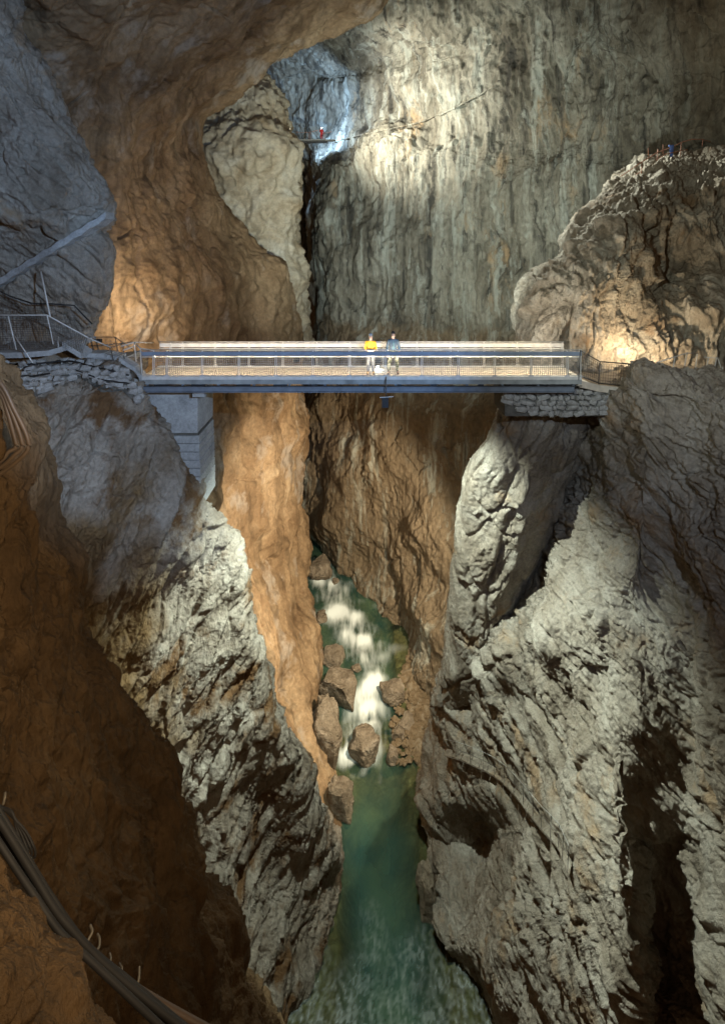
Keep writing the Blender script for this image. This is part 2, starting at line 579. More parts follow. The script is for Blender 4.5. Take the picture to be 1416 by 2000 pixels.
# ---- left main wall with its arch and ceiling
loft("cave_wall_left", [
    (-160, [(-140, 17), (40, 17), (200, 18), (350, 21), (520, 27), (680, 36), (840, 48), (800, 60), (780, 78)]),
    (0,    [(-140, 22), (20, 22), (150, 22), (280, 24), (420, 30), (580, 38), (755, 48), (740, 58), (700, 75)]),
    (60,   [(-140, 23), (20, 23), (140, 23.5), (260, 26), (390, 31), (530, 39), (665, 48), (655, 57), (620, 72)]),
    (120,  [(-140, 24), (20, 24), (130, 24.5), (230, 27), (330, 32), (440, 39), (537, 46), (532, 53), (500, 68)]),
    (170,  [(-140, 24.5), (20, 24.5), (130, 25), (220, 28), (310, 33), (400, 39.5), (472, 45), (466, 52), (440, 66)]),
    (240,  [(-140, 25), (20, 25), (130, 25.5), (210, 28.5), (280, 33), (350, 39), (402, 44), (396, 51), (370, 64)]),
    (300,  [(-140, 25), (20, 25), (130, 26), (210, 29), (280, 33.5), (340, 39), (388, 44), (384, 52), (370, 64)]),
    (370,  [(-140, 25), (20, 25), (130, 26), (215, 29), (290, 34), (350, 40), (408, 47), (412, 55), (420, 66)]),
    (450,  [(-140, 28), (20, 29.5), (130, 30), (215, 30), (310, 35), (390, 42), (470, 52), (500, 60), (520, 70)]),
    (540,  [(-140, 28), (20, 29.5), (130, 30), (215, 30), (330, 35), (440, 44), (560, 57), (566, 64), (560, 74)]),
    (620,  [(-140, 28), (20, 29.5), (130, 30), (215, 30), (330, 34), (450, 45), (589, 60), (588, 67), (570, 78)]),
    (700,  [(-140, 28), (20, 29.5), (130, 30), (215, 30), (340, 35), (460, 46), (592, 61), (588, 68), (570, 78)]),
    (780,  [(-140, 27), (20, 27), (130, 27), (230, 29), (345, 35), (465, 46), (584, 60), (582, 68), (560, 78)]),
    (860,  [(-140, 28), (20, 28), (140, 28), (260, 30), (380, 37), (470, 46), (596, 60), (592, 68), (570, 78)]),
    (940,  [(-140, 28), (20, 28), (160, 28), (300, 31), (420, 38), (490, 47), (584, 60), (580, 68), (560, 78)]),
    (1020, [(-140, 29), (20, 29), (200, 29), (340, 32), (440, 39), (505, 48), (594, 61), (590, 69), (560, 78)]),
    (1100, [(-140, 29), (20, 29), (220, 29), (380, 33), (465, 41), (520, 49), (597, 61), (590, 69), (560, 78)]),
    (1180, [(-140, 29), (20, 29), (240, 29), (420, 34), (490, 40), (535, 48), (606, 58), (598, 66), (560, 75)]),
    (1260, [(-140, 29), (20, 29), (260, 29), (450, 35), (515, 40), (560, 47), (622, 54.5), (614, 62), (580, 70)]),
    (1340, [(-140, 29), (20, 29), (280, 29), (480, 35), (535, 40), (575, 46), (622, 51), (610, 58), (580, 66)]),
    (1420, [(-140, 30), (20, 30), (300, 30), (500, 36), (560, 40), (600, 45), (640, 48.5), (630, 55), (590, 62)]),
    (1500, [(-140, 30), (20, 30), (320, 31), (530, 37), (590, 40), (625, 43), (652, 45.5), (640, 52), (600, 58)]),
    (1580, [(-140, 30), (20, 30), (340, 31), (560, 36), (610, 38), (640, 40.5), (662, 42.5), (650, 48), (600, 54)]),
    (1680, [(-140, 30), (20, 30), (340, 31), (560, 34), (610, 36), (640, 37.5), (668, 38.5), (660, 44), (600, 50)]),
], st_smooth(1.1, 7.0, 0.24, 2.4, 0.06), m_wall_left)

# ---- pale rock tower under the arch
loft("cave_tower", [
    (90,  [(330, 66), (400, 62), (450, 62), (500, 63), (490, 70), (480, 80)]),
    (150, [(330, 64), (400, 59), (450, 58), (505, 60), (500, 69), (480, 80)]),
    (200, [(330, 63), (400, 57.5), (460, 56), (540, 59), (534, 69), (500, 82)]),
    (260, [(320, 62), (400, 56), (470, 54.5), (560, 59), (556, 69), (520, 82)]),
    (310, [(310, 62), (390, 55.5), (470, 54.0), (574, 59), (570, 69), (530, 82)]),
    (370, [(310, 62), (400, 57), (480, 56), (570, 59.5), (565, 69), (540, 82)]),
    (440, [(320, 62), (410, 58), (490, 57), (572, 60), (566, 69), (540, 82)]),
    (520, [(330, 62), (430, 59), (510, 58), (580, 60.5), (574, 69), (550, 82)]),
    (600, [(340, 63), (440, 60), (520, 59), (588, 61), (580, 70), (560, 82)]),
    (680, [(340, 66), (440, 62), (520, 61), (592, 63), (586, 72), (560, 84)]),
], st_streak(1.2, 6.0, 0.9, 3.0, 0.2, 0.35), m_tower)

# ---- back wall
loft("cave_wall_back", [
    (-160, [(380, 80), (560, 70), (700, 62), (850, 55), (1000, 50), (1150, 45), (1290, 40), (1400, 36), (1520, 34)]),
    (-20, [(400, 86), (560, 76), (700, 66), (850, 59), (1000, 54), (1150, 48), (1290, 43), (1400, 38), (1520, 36)]),
    (70, [(410, 92), (540, 86), (690, 71), (850, 62), (1000, 56), (1150, 50), (1290, 44), (1400, 39), (1520, 37)]),
    (150, [(420, 100), (530, 97), (650, 90), (760, 72), (1000, 57), (1150, 51), (1290, 45), (1400, 40), (1520, 38)]),
    (230, [(440, 102), (550, 100), (645, 90), (745, 74), (1000, 58), (1150, 51), (1290, 45), (1400, 40), (1520, 38)]),
    (290, [(480, 104), (585, 100), (640, 86), (728, 70.5), (1000, 58), (1150, 51), (1290, 45), (1400, 40), (1520, 38)]),
    (330, [(596, 130), (613, 104), (634, 75), (728, 69.5), (1000, 58), (1150, 51), (1290, 45), (1400, 40), (1520, 38)]),
    (420, [(596, 130), (613, 104), (627, 75), (728, 68.5), (1000, 58), (1150, 51), (1290, 45), (1400, 40), (1520, 38)]),
    (520, [(596, 130), (613, 104), (626, 75), (728, 67.5), (1000, 58), (1150, 51), (1290, 45), (1400, 40), (1520, 38)]),
    (620, [(596, 130), (613, 104), (631, 75), (720, 67), (1000, 58), (1150, 51), (1290, 45), (1400, 40), (1520, 38)]),
    (700, [(596, 130), (606, 104), (621, 74), (720, 66), (1000, 57), (1150, 50), (1290, 45), (1400, 40), (1520, 38)]),
    (800, [(540, 105), (584, 90), (600, 74), (720, 64), (960, 54), (1150, 48), (1290, 44), (1400, 40), (1520, 38)]),
    (900, [(540, 105), (578, 90), (594, 74), (720, 63), (940, 53), (1150, 47), (1290, 43), (1400, 40), (1520, 38)]),
    (1000, [(540, 100), (576, 88), (592, 73), (720, 63), (920, 53), (1150, 47), (1290, 43), (1400, 40), (1520, 38)]),
    (1060, [(570, 95), (606, 84), (632, 71.5), (730, 63), (900, 53), (1150, 47), (1290, 43), (1400, 40), (1520, 38)]),
    (1120, [(600, 88), (640, 76), (664, 68.5), (750, 62), (890, 53), (1150, 47), (1290, 43), (1400, 40), (1520, 38)]),
    (1190, [(640, 82), (672, 70), (694, 64), (770, 59), (885, 52), (1150, 46), (1290, 42), (1400, 40), (1520, 38)]),
    (1230, [(670, 78), (705, 66), (732, 61), (790, 57), (880, 51.5), (1150, 46), (1290, 42), (1400, 40), (1520, 38)]),
    (1290, [(690, 74), (725, 62), (752, 57), (800, 54), (875, 51), (1150, 45), (1290, 42), (1400, 40), (1520, 38)]),
    (1350, [(720, 68), (765, 57), (792, 53.5), (820, 52), (870, 50), (1150, 45), (1290, 42), (1400, 40), (1520, 38)]),
    (1420, [(760, 62), (800, 53), (820, 50.5), (840, 50), (880, 49), (1150, 45), (1290, 42), (1400, 40), (1520, 38)]),
], st_streak(1.5, 8.0, 0.5, 2.2, 0.17, 0.2, calm=-6), m_back)

# ---- far passage behind the caver
loft("cave_passage_far", [
    (-100, [(380, 108), (600, 112), (800, 108)]),
    (150, [(380, 110), (600, 116), (800, 112)]),
    (400, [(380, 112), (600, 120), (800, 112)]),
    (900, [(380, 112), (600, 124), (800, 114)]),
    (1150, [(380, 112), (600, 124), (800, 114)]),
], st_smooth(2, 8, 0.6, 3, 0.2), m_back, step=5)

# ---- upper left rock, lit blue
loft("cave_wall_upper_left", [
    (-160, [(-160, 19), (-60, 19), (0, 20), (30, 22), (20, 25), (-20, 29)]),
    (0,    [(-160, 19.5), (-60, 19.5), (0, 20), (35, 22), (30, 26), (-20, 30)]),
    (110,  [(-160, 19.5), (-60, 19.5), (10, 20), (72, 22), (70, 26), (20, 31)]),
    (190,  [(-160, 20), (-60, 19.5), (40, 20), (118, 22), (112, 26), (60, 31)]),
    (260,  [(-160, 20), (-60, 19.5), (60, 20), (157, 22.2), (150, 26), (100, 31)]),
    (330,  [(-160, 20), (-40, 19.5), (80, 20.2), (192, 22.4), (185, 26), (120, 31)]),
    (390,  [(-160, 20), (-30, 19.7), (90, 20.4), (214, 22.6), (205, 26), (130, 31)]),
    (425,  [(-160, 20), (-30, 20), (90, 20.8), (204, 22.6), (195, 26), (130, 31)]),
    (455,  [(-160, 21), (-30, 21), (90, 21.6), (186, 22.8), (180, 26), (130, 31)]),
    (500,  [(-160, 22), (-30, 22), (90, 22.2), (213, 23.0), (205, 26), (130, 31)]),
    (560,  [(-160, 22.5), (-30, 22.5), (90, 22.6), (214, 23.2), (205, 26), (130, 31)]),
    (610,  [(-160, 22.5), (-30, 22.7), (90, 22.8), (198, 23.4), (190, 26), (130, 31)]),
    (655,  [(-160, 22.5), (-30, 22.8), (80, 23.0), (170, 23.5), (160, 26), (110, 31)]),
    (720,  [(-160, 22.5), (-30, 22.8), (80, 23.0), (160, 23.6), (150, 26), (110, 31)]),
    (800,  [(-160, 22.5), (-30, 22.8), (80, 23.0), (160, 23.6), (150, 26), (110, 31)]),
], st_crag(0.5, 4.0, 1.6, 0.35, 0.7, 0.13, 0.3, 0.05, 0.03, (10, -40, 0), (0.6, 1, 1.6)), m_greyr)

# ---- left buttress under the bridge end
loft("cave_wall_left_buttress", [
    (700, [(-160, 21), (0, 21.5), (90, 22), (180, 22.5), (250, 23), (262, 24.5), (250, 28)]),
    (735, [(-160, 18.5), (0, 19.2), (90, 20), (180, 20.8), (262, 22), (270, 24.5), (260, 28)]),
    (760, [(-160, 18), (0, 18.5), (90, 19.3), (180, 20.2), (275, 21.6), (278, 24), (270, 28)]),
    (800, [(-160, 17.5), (0, 18), (90, 19), (190, 20), (302, 21.6), (304, 24.5), (290, 28)]),
    (860, [(-160, 16.5), (0, 17), (100, 18.3), (210, 19.8), (334, 21.8), (336, 25), (320, 29)]),
    (920, [(-160, 16), (0, 16.5), (110, 18), (230, 19.8), (362, 22.4), (364, 26), (340, 30)]),
    (975, [(-160, 16), (0, 16.5), (120, 18), (250, 19.8), (396, 23.2), (398, 27), (370, 31)]),
    (1020, [(-160, 16), (0, 16.6), (130, 18), (270, 20), (426.7, 23.8), (424.7, 28), (394.7, 32)]),
    (1080, [(-160, 16), (0, 16.8), (150, 18.4), (300, 20.6), (456.7, 24.6), (452.7, 29), (416.7, 33)]),
    (1150, [(-160, 16), (0, 17), (170, 18.8), (330, 21.2), (478, 25.4), (474, 30), (430, 34)]),
    (1230, [(-160, 16), (0, 17), (190, 19.2), (350, 22), (501, 26.4), (496, 31), (450, 35)]),
    (1310, [(-160, 16), (0, 17), (210, 19.6), (380, 23), (518, 27.4), (512, 32), (470, 36)]),
    (1380, [(-160, 16), (0, 17), (230, 20), (410, 24), (536, 28.4), (530, 33), (480, 37)]),
    (1450, [(-160, 16), (0, 17), (250, 20.6), (440, 25.4), (578, 29.8), (570, 34), (520, 37)]),
    (1530, [(-160, 16), (0, 17), (270, 21.4), (470, 27), (614, 31.6), (606, 35), (550, 38)]),
    (1610, [(-160, 16), (0, 17), (290, 22.2), (490, 28.2), (641, 33.4), (632, 36.5), (576, 40)]),
    (1690, [(-160, 16), (0, 17), (310, 23), (510, 29.4), (668, 35.6), (658, 38.5), (600, 41)]),
    (1750, [(-160, 16), (0, 17), (330, 23.6), (520, 29.8), (671, 36.2), (656, 38.5), (600, 41)]),
    (1810, [(-160, 16), (0, 17), (360, 24.2), (520, 29.4), (650, 34.6), (636, 37), (600, 39)]),
    (1880, [(-160, 16), (0, 17), (400, 25), (520, 29), (624, 32.8), (610, 35.5), (580, 38)]),
    (1940, [(-160, 16), (0, 17), (430, 25.6), (520, 28.4), (597, 31.4), (584, 34), (560, 37)]),
    (2010, [(-160, 16), (0, 17), (440, 25.8), (510, 28), (566, 30), (555, 32.5), (540, 36)]),
    (2100, [(-160, 16), (0, 17), (440, 25.5), (490, 27), (530, 28.3), (520, 31), (510, 35)]),
], st_crag(0.6, 3.6, 2.2, 0.45, 0.9, 0.19, 0.34, 0.09, 0.045, (0, 28, 10), (0.5, 1.0, 2.2)), m_butt)

# ---- dark foreground slope on the left
loft("cave_wall_foreground", [
    (690, [(-300, 6), (-120, 7), (-94, 8.2), (-30, 9.5), (-37, 11), (-100, 13)]),
    (760, [(-300, 6), (-120, 7), (-63.6, 8.4), (0, 9.8), (-7, 12), (-70, 14)]),
    (830, [(-300, 6), (-120, 7), (-29.6, 8.6), (34, 10), (27, 12), (-36, 14)]),
    (890, [(-300, 6), (-120, 7), (-14.8, 8.6), (50, 10.4), (43, 12.5), (-20, 14)]),
    (950, [(-300, 6), (-120, 7), (-10.8, 8.8), (66, 11), (59, 13), (-4, 15)]),
    (1030, [(-300, 6), (-120, 7), (9.2, 8.8), (92, 11.6), (85, 13.5), (22, 15)]),
    (1120, [(-300, 6), (-120, 6.9), (24.4, 8.7), (118, 12), (111, 14), (48, 16)]),
    (1220, [(-300, 5.8), (-120, 6.8), (37.6, 8.6), (150, 12.2), (143, 14), (80, 16)]),
    (1320, [(-300, 5.6), (-120, 6.7), (51.2, 8.5), (192, 12.4), (185, 14.5), (122, 16.5)]),
    (1420, [(-300, 5.4), (-120, 6.6), (66, 8.4), (252, 12.7), (245, 15), (182, 17)]),
    (1520, [(-300, 5.2), (-120, 6.4), (83.2, 8.3), (312, 13), (305, 15), (242, 17)]),
    (1640, [(-300, 5), (-120, 6.2), (108, 8.3), (352, 13.2), (345, 15.5), (282, 18)]),
    (1730, [(-300, 4.8), (-120, 6.0), (130, 8.3), (384, 13.4), (378, 15.5), (300, 18)]),
    (1820, [(-300, 4.6), (-120, 5.8), (150, 8.3), (424, 13.7), (418, 16), (340, 18)]),
    (1900, [(-300, 4.5), (-120, 5.6), (180, 8.4), (464, 14), (458, 16), (370, 18)]),
    (1980, [(-300, 4.5), (-120, 5.5), (200, 8.5), (512, 14.3), (506, 16), (420, 18)]),
    (2100, [(-300, 4.5), (-120, 5.4), (220, 8.6), (590, 14.8), (584, 17), (500, 18)]),
], st_fore, m_fore)

# ---- ledge right beside the photographer
loft("cave_ledge_near", [
    (1560, [(-260, 2.6), (-160, 2.9), (-90, 3.2), (-60, 3.5), (-70, 4.0)]),
    (1640, [(-260, 2.5), (-150, 2.8), (-60, 3.2), (-26, 3.5), (-38, 4.1)]),
    (1730, [(-260, 2.4), (-140, 2.7), (-30, 3.15), (18, 3.5), (6, 4.2)]),
    (1800, [(-260, 2.3), (-140, 2.6), (0, 3.1), (62, 3.5), (50, 4.2)]),
    (1860, [(-260, 2.3), (-140, 2.6), (30, 3.1), (104, 3.5), (92, 4.2)]),
    (1920, [(-260, 2.2), (-140, 2.5), (60, 3.05), (148, 3.5), (136, 4.2)]),
    (2000, [(-260, 2.2), (-140, 2.5), (90, 3.0), (204, 3.5), (192, 4.2)]),
    (2120, [(-260, 2.1), (-140, 2.4), (130, 3.0), (290, 3.5), (278, 4.2)]),
], st_crag(0.12, 0.8, 0.4, 0.07, 0.16, 0.03, 0.07, 0.014, 0.012, (0, 20, 0), (1, 1, 1)), m_fore)

# ---- right crag behind the bridge end, with its terrace
loft("cave_wall_right_crag", [
    (262,  [(1500, 50), (1480, 47), (1470, 45), (1480, 43), (1500, 42), (1530, 41), (1600, 40)]),
    (300,  [(1330, 48), (1300, 42), (1320, 38), (1350, 37), (1390, 36), (1430, 35), (1560, 34)]),
    (340,  [(1230, 46), (1210, 40), (1235, 35.5), (1300, 34), (1350, 33.5), (1420, 33), (1560, 33)]),
    (385,  [(1200, 46), (1165, 38), (1180, 33.5), (1260, 31.5), (1330, 31.5), (1420, 31), (1560, 31)]),
    (440,  [(1180, 46), (1118, 37), (1140, 31.5), (1230, 29), (1320, 31), (1420, 30), (1560, 30)]),
    (500,  [(1150, 44), (1090, 36), (1115, 30), (1210, 27.5), (1310, 31), (1420, 29), (1560, 29)]),
    (545,  [(1110, 42), (1040, 34), (1075, 28.8), (1190, 26.6), (1300, 30.5), (1420, 28), (1560, 28)]),
    (600,  [(1090, 40), (1024, 33), (1060, 28), (1170, 26.2), (1290, 28.2), (1420, 27), (1560, 27)]),
    (660,  [(1090, 40), (1020, 32), (1055, 27.6), (1160, 26.2), (1290, 26.8), (1420, 26), (1560, 26)]),
    (700,  [(1090, 40), (1012, 32), (1050, 27.6), (1160, 26.4), (1290, 26.4), (1420, 25.5), (1560, 25)]),
    (760,  [(1090, 40), (1000, 32), (1050, 27.8), (1160, 26.8), (1290, 26.6), (1420, 25.5), (1560, 25)]),
    (830,  [(1090, 40), (1000, 33), (1050, 28.5), (1160, 27.5), (1290, 27), (1420, 26), (1560, 25.5)]),
], st_crag(0.7, 4.0, 2.2, 0.75, 0.9, 0.34, 0.36, 0.13, 0.05, (0, 10, 0), (0.55, 1.0, 1.9)), m_crag)

# ---- pillar under the right bridge end
loft("cave_pillar_right", [
    (765, [(1060, 32.7), (1000, 28.7), (988, 25.3), (1040, 24.3), (1092, 25), (1144, 26.2), (1150, 29.7), (1140, 33.7)]),
    (800, [(1050, 32.7), (985, 28.7), (976, 25.6), (1045, 24.2), (1097, 25), (1145, 26.7), (1150, 30.7), (1140, 34.7)]),
    (850, [(1030, 32.7), (965, 29.2), (957, 26.1), (1042, 24.5), (1097, 25.6), (1142, 27.3), (1146, 30.7), (1130, 34.7)]),
    (900, [(1000, 32.7), (935, 29.7), (926, 26.7), (1035, 25), (1087, 26.2), (1134, 28.1), (1138, 31.7), (1120, 35.7)]),
    (960, [(980, 33.7), (914, 30.7), (905, 27.7), (1020.5, 25.7), (1070.2, 27.12), (1114, 29.1), (1118, 32.7), (1100, 36.7)]),
    (1040, [(970, 35.64), (903, 32.64), (895, 29.24), (1004.5, 26.84), (1052.8, 28.37), (1086, 30.24), (1090, 33.64), (1070, 37.64)]),
    (1110, [(960, 37.25), (894, 34.25), (886, 30.25), (984.25, 27.85), (1025.7, 29.28), (1054, 30.85), (1056, 34.25), (1040, 38.25)]),
    (1180, [(950, 38.85), (889, 35.85), (882, 31.45), (967, 29.05), (1003.6, 30.2), (1022, 31.45), (1024, 34.85), (1010, 38.85)]),
    (1260, [(940, 40.4), (888, 37.4), (881, 32.8), (948, 30.4), (981.2, 31.45), (1000, 32.4), (1002, 35.4), (990, 39.4)]),
    (1310, [(930, 41.11), (874, 38.11), (866, 33.91), (935, 31.51), (970, 32.31), (990, 33.11), (992, 36.11), (980, 39.11)]),
    (1380, [(910, 43), (858, 40), (850, 36), (930, 33.4), (960, 34), (980, 34.5), (982, 37), (970, 40)]),
], st_crag(0.15, 4.0, 2.6, 0.62, 1.0, 0.17, 0.36, 0.07, 0.04, (0, 10, 25), (0.6, 1.0, 3.4)), m_grey)

# ---- the big right cliff down to the water
loft("cave_wall_right", [
    (714, [(1230, 32), (1215, 28), (1225, 25), (1245, 23), (1265, 22.4), (1320, 22), (1370, 22), (1416, 22), (1560, 22)]),
    (742, [(1200, 32), (1190, 27), (1205, 23), (1235, 21.4), (1262, 20.6), (1310, 20.4), (1360, 20.2), (1416, 20), (1560, 20)]),
    (770, [(1140, 32), (1120, 28), (1150, 24), (1200, 22), (1250, 20.4), (1310, 19.8), (1360, 19.2), (1416, 18.5), (1560, 18)]),
    (830, [(1120, 34), (1110, 30), (1160, 25), (1200, 22.6), (1250, 20.4), (1310, 19.8), (1360, 19), (1416, 18), (1560, 17)]),
    (920, [(1080, 35), (1090, 31), (1150, 26), (1195, 23.2), (1245, 20.8), (1310, 20.2), (1360, 19), (1416, 17.8), (1560, 17)]),
    (1010, [(1040, 36), (1060, 32), (1120, 26.6), (1180, 23.6), (1240, 21.2), (1310, 20.6), (1360, 19.2), (1416, 17.8), (1560, 17)]),
    (1100, [(1000, 38), (1020, 33.5), (1090, 27.4), (1160, 24.4), (1230, 21.8), (1300, 21), (1360, 19.4), (1416, 17.8), (1560, 17)]),
    (1170, [(960, 38), (985, 34), (1050, 27.4), (1140, 24.2), (1225, 22), (1300, 21.4), (1360, 19.6), (1416, 18), (1560, 17)]),
    (1240, [(930, 39), (945, 34.5), (1020, 27.2), (1120, 24), (1220, 22), (1295, 20.9), (1360, 19.8), (1416, 18), (1560, 16.5)]),
    (1310, [(900, 41), (872, 37), (970, 29.5), (1090, 25), (1215, 21.8), (1285, 20.9), (1360, 20), (1416, 18), (1560, 16)]),
    (1380, [(880, 44), (850, 38.5), (930, 32), (1070, 26), (1212, 21.6), (1275, 20.9), (1360, 20), (1416, 18), (1560, 16)]),
    (1440, [(880, 46), (836, 40.5), (925, 32), (1060, 26.4), (1208, 21.2), (1265, 20.9), (1350, 20.2), (1416, 18), (1560, 16)]),
    (1500, [(860, 46), (818, 41.5), (930, 32), (1050, 26.8), (1205, 20.8), (1258, 20.9), (1345, 20.4), (1416, 18), (1560, 15.5)]),
    (1560, [(860, 45), (817, 40.5), (935, 32.2), (1045, 27), (1205, 20.3), (1255, 20.9), (1345, 20.4), (1416, 18), (1560, 15.5)]),
    (1600, [(865, 45), (822, 39.8), (942, 33.4), (1040, 27), (1204, 20), (1254, 20.9), (1345, 20.4), (1416, 18), (1560, 15)]),
    (1640, [(880, 44), (838, 38.3), (952, 36), (1025, 27.2), (1209.67, 19.6067), (1256.67, 21.6), (1345, 20.4), (1416, 18), (1560, 15)]),
    (1700, [(895, 42), (860, 36.4), (945, 34.4), (1012, 27.4), (1219.67, 19.1667), (1260.67, 21.6), (1345, 20.4), (1416, 18), (1560, 15)]),
    (1760, [(890, 40), (850, 35), (925, 33.2), (1000, 27.4), (1228, 18.8), (1264, 21.6), (1345, 20.4), (1416, 18), (1560, 15)]),
    (1800, [(880, 39), (850, 33.9), (915, 32.4), (995, 27.2), (1228, 18.8), (1264, 21.6), (1345, 20.4), (1416, 18), (1560, 15)]),
    (1845, [(900, 37), (876, 33), (915, 31), (1000, 26.8), (1228, 18.8), (1264, 21.6), (1345, 20.2), (1416, 18), (1560, 15)]),
    (1900, [(930, 35), (916, 32.2), (950, 29.4), (1020, 26.2), (1228, 18.8), (1264, 21.6), (1345, 20), (1416, 17.8), (1560, 15)]),
    (1960, [(960, 34), (950, 30.9), (980, 28.3), (1045, 25.4), (1228, 18.8), (1264, 21.6), (1345, 19.8), (1416, 17.6), (1560, 15)]),
    (2030, [(1000, 32), (988, 29.6), (1015, 27.2), (1070, 24.4), (1228, 18.8), (1264, 21.6), (1345, 19.6), (1416, 17.4), (1560, 15)]),
    (2120, [(1060, 31), (1040, 28), (1065, 26), (1110, 23.4), (1228, 18.8), (1264, 21.6), (1345, 19.4), (1416, 17), (1560, 15)]),
], st_crag(0.7, 4.5, 2.8, 0.48, 1.0, 0.25, 0.38, 0.13, 0.055, (0, -42, 0), (0.45, 1.0, 2.4)), m_greyr)

# ------------------------------------------------------------------ mesh helpers
class MB:
    """collects boxes, bars and tubes into one mesh"""
    def __init__(self):
        self.v, self.f = [], []

    def add(self, vs, fs):
        b = len(self.v)
        self.v.extend([tuple(x) for x in vs])
        self.f.extend([tuple(b + i for i in q) for q in fs])
        return self

    def box(self, x0, x1, y0, y1, z0, z1):
        return self.add([(x0, y0, z0), (x1, y0, z0), (x1, y1, z0), (x0, y1, z0), (x0, y0, z1), (x1, y0, z1), (x1, y1, z1), (x0, y1, z1)],
                        [(0, 3, 2, 1), (4, 5, 6, 7), (0, 1, 5, 4), (1, 2, 6, 5), (2, 3, 7, 6), (3, 0, 4, 7)])

    def tube(self, pts, r, n=8, closed=False):
        pts = [Vector(p) for p in pts]
        rs = r if isinstance(r, (list, tuple)) else [r] * len(pts)
        rings = []
        up = Vector((0, 0, 1))
        for k, p in enumerate(pts):
            a = pts[max(k - 1, 0)]
            c = pts[min(k + 1, len(pts) - 1)]
            t = (c - a).normalized()
            s = t.cross(up)
            if s.length < 0.05:
                s = t.cross(Vector((1, 0, 0)))
            s.normalize()
            u = s.cross(t).normalized()
            rings.append([p + rs[k] * (math.cos(2 * math.pi * j / n + math.pi / n) * s + math.sin(2 * math.pi * j / n + math.pi / n) * u) for j in range(n)])
        b = len(self.v)
        for rg in rings:
            self.v.extend([tuple(x) for x in rg])
        for k in range(len(rings) - 1):
            for j in range(n):
                j2 = (j + 1) % n
                self.f.append((b + k * n + j, b + k * n + j2, b + (k + 1) * n + j2, b + (k + 1) * n + j))
        self.f.append(tuple(b + j for j in reversed(range(n))))
        self.f.append(tuple(b + (len(rings) - 1) * n + j for j in range(n)))
        return self

    def bar(self, a, b, r):
        return self.tube([a, b], r, 4)

    def mesh(self, name, mat, smooth=False):
        me = bpy.data.meshes.new(name)
        me.from_pydata(self.v, [], self.f)
        me.materials.append(mat)
        if smooth:
            me.polygons.foreach_set("use_smooth", [True] * len(me.polygons))
        me.update()
        return me

    def build(self, name, mat, parent=None, smooth=False, bevel=0.0):
        return link(name, self.mesh(name, mat, smooth), parent, bevel)


def link(name, me, parent=None, bevel=0.0):
    o = bpy.data.objects.new(name, me)
    COL.objects.link(o)
    if parent is not None:
        o.parent = parent
    if bevel:
        m = o.modifiers.new("bevel", 'BEVEL')
        m.width = bevel
        m.segments = 2
    return o


def tag(o, label, cat, group=None):
    o["label"] = label
    o["category"] = cat
    if group:
        o["group"] = group
    return o


def thing(name, label, cat, group=None, loc=(0, 0, 0)):
    o = bpy.data.objects.new(name, None)
    o.empty_display_size = 0.1
    COL.objects.link(o)
    o.location = loc
    return tag(o, label, cat, group)


def curve_pts(pts, n=8):
    a = np.array(pts, float)
    t = np.linspace(0, len(a) - 1, (len(a) - 1) * n + 1)
    return [tuple(x) for x in _resample(a, t)]


def hit(o, px, py, off=0.0):
    """point of a rock seen at a pixel, moved out along its normal"""
    d = Vector(P(px, py, 1.0)) - cam.location
    ok, loc, nor, _ = o.ray_cast(cam.location, d.normalized())
    if not ok:
        return None, None
    if nor.dot(d) > 0:
        nor = -nor
    return loc + nor * off, nor


bpy.context.view_layer.update()
OB = bpy.data.objects
WL, WB, WR = OB["cave_wall_left"], OB["cave_wall_back"], OB["cave_wall_right"]
BUT, FORE, NEAR, CRAG, PILL, UL = OB["cave_wall_left_buttress"], OB["cave_wall_foreground"], OB["cave_ledge_near"], OB["cave_wall_right_crag"], OB["cave_pillar_right"], OB["cave_wall_upper_left"]
rnd = random.Random(5)

# ------------------------------------------------------------------ plain materials
m_steel = plain("galvanised_steel", (0.58, 0.56, 0.52), 0.6, 0.0, 0.15, 4, spec=0.3)
m_hook = plain("tarnished_hook_steel", (0.20, 0.17, 0.13), 0.6, 0.2, 0.3, 8)
m_dark = plain("dark_steel", (0.10, 0.09, 0.08), 0.5, 0.5, 0.3, 5)
m_meshwire = plain("grey_mesh_wire", (0.30, 0.28, 0.25), 0.6, 0, 0.2, 4, spec=0.3)
m_girder = plain("grey_painted_girder", (0.15, 0.17, 0.20), 0.65, 0.0, 0.2, 3, spec=0.3)
m_fascia = plain("grey_fascia_paint", (0.26, 0.27, 0.26), 0.65, 0, 0.3, 2, spec=0.3)
m_board = plain("blue_grey_rail_board", (0.20, 0.24, 0.30), 0.6, 0, 0.15, 3, spec=0.3)
m_deck = plain("pale_deck_concrete", (0.60, 0.52, 0.41), 0.8, 0, 0.15, 3, 0.2)
m_black = plain("black_plastic", (0.02, 0.02, 0.022), 0.5, 0, 0.2, 8)
m_cable = plain("black_cable_rubber", (0.014, 0.012, 0.011), 0.7, 0, 0.3, 4)
m_greycable = plain("grey_cable_sheath", (0.30, 0.29, 0.27), 0.6, 0, 0.3, 4)
m_rust = plain("rusty_brown_iron", (0.42, 0.20, 0.13), 0.75, 0.1, 0.35, 6)
m_conc = rock_mat("weathered_concrete", [(0.26, 0.26, 0.25), (0.36, 0.36, 0.35), (0.44, 0.44, 0.42)], 0.8, fine=8, bump=0.35, bumpdist=0.03)
m_stone = rock_mat("rubble_stone", [(0.20, 0.19, 0.17), (0.33, 0.315, 0.29), (0.44, 0.43, 0.40)], 1.2, fine=8, bump=0.4, bumpdist=0.04)
m_mortar = rock_mat("dark_mortar", [(0.08, 0.075, 0.065), (0.14, 0.13, 0.11)], 2.0, fine=9, bump=0.4, bumpdist=0.03)
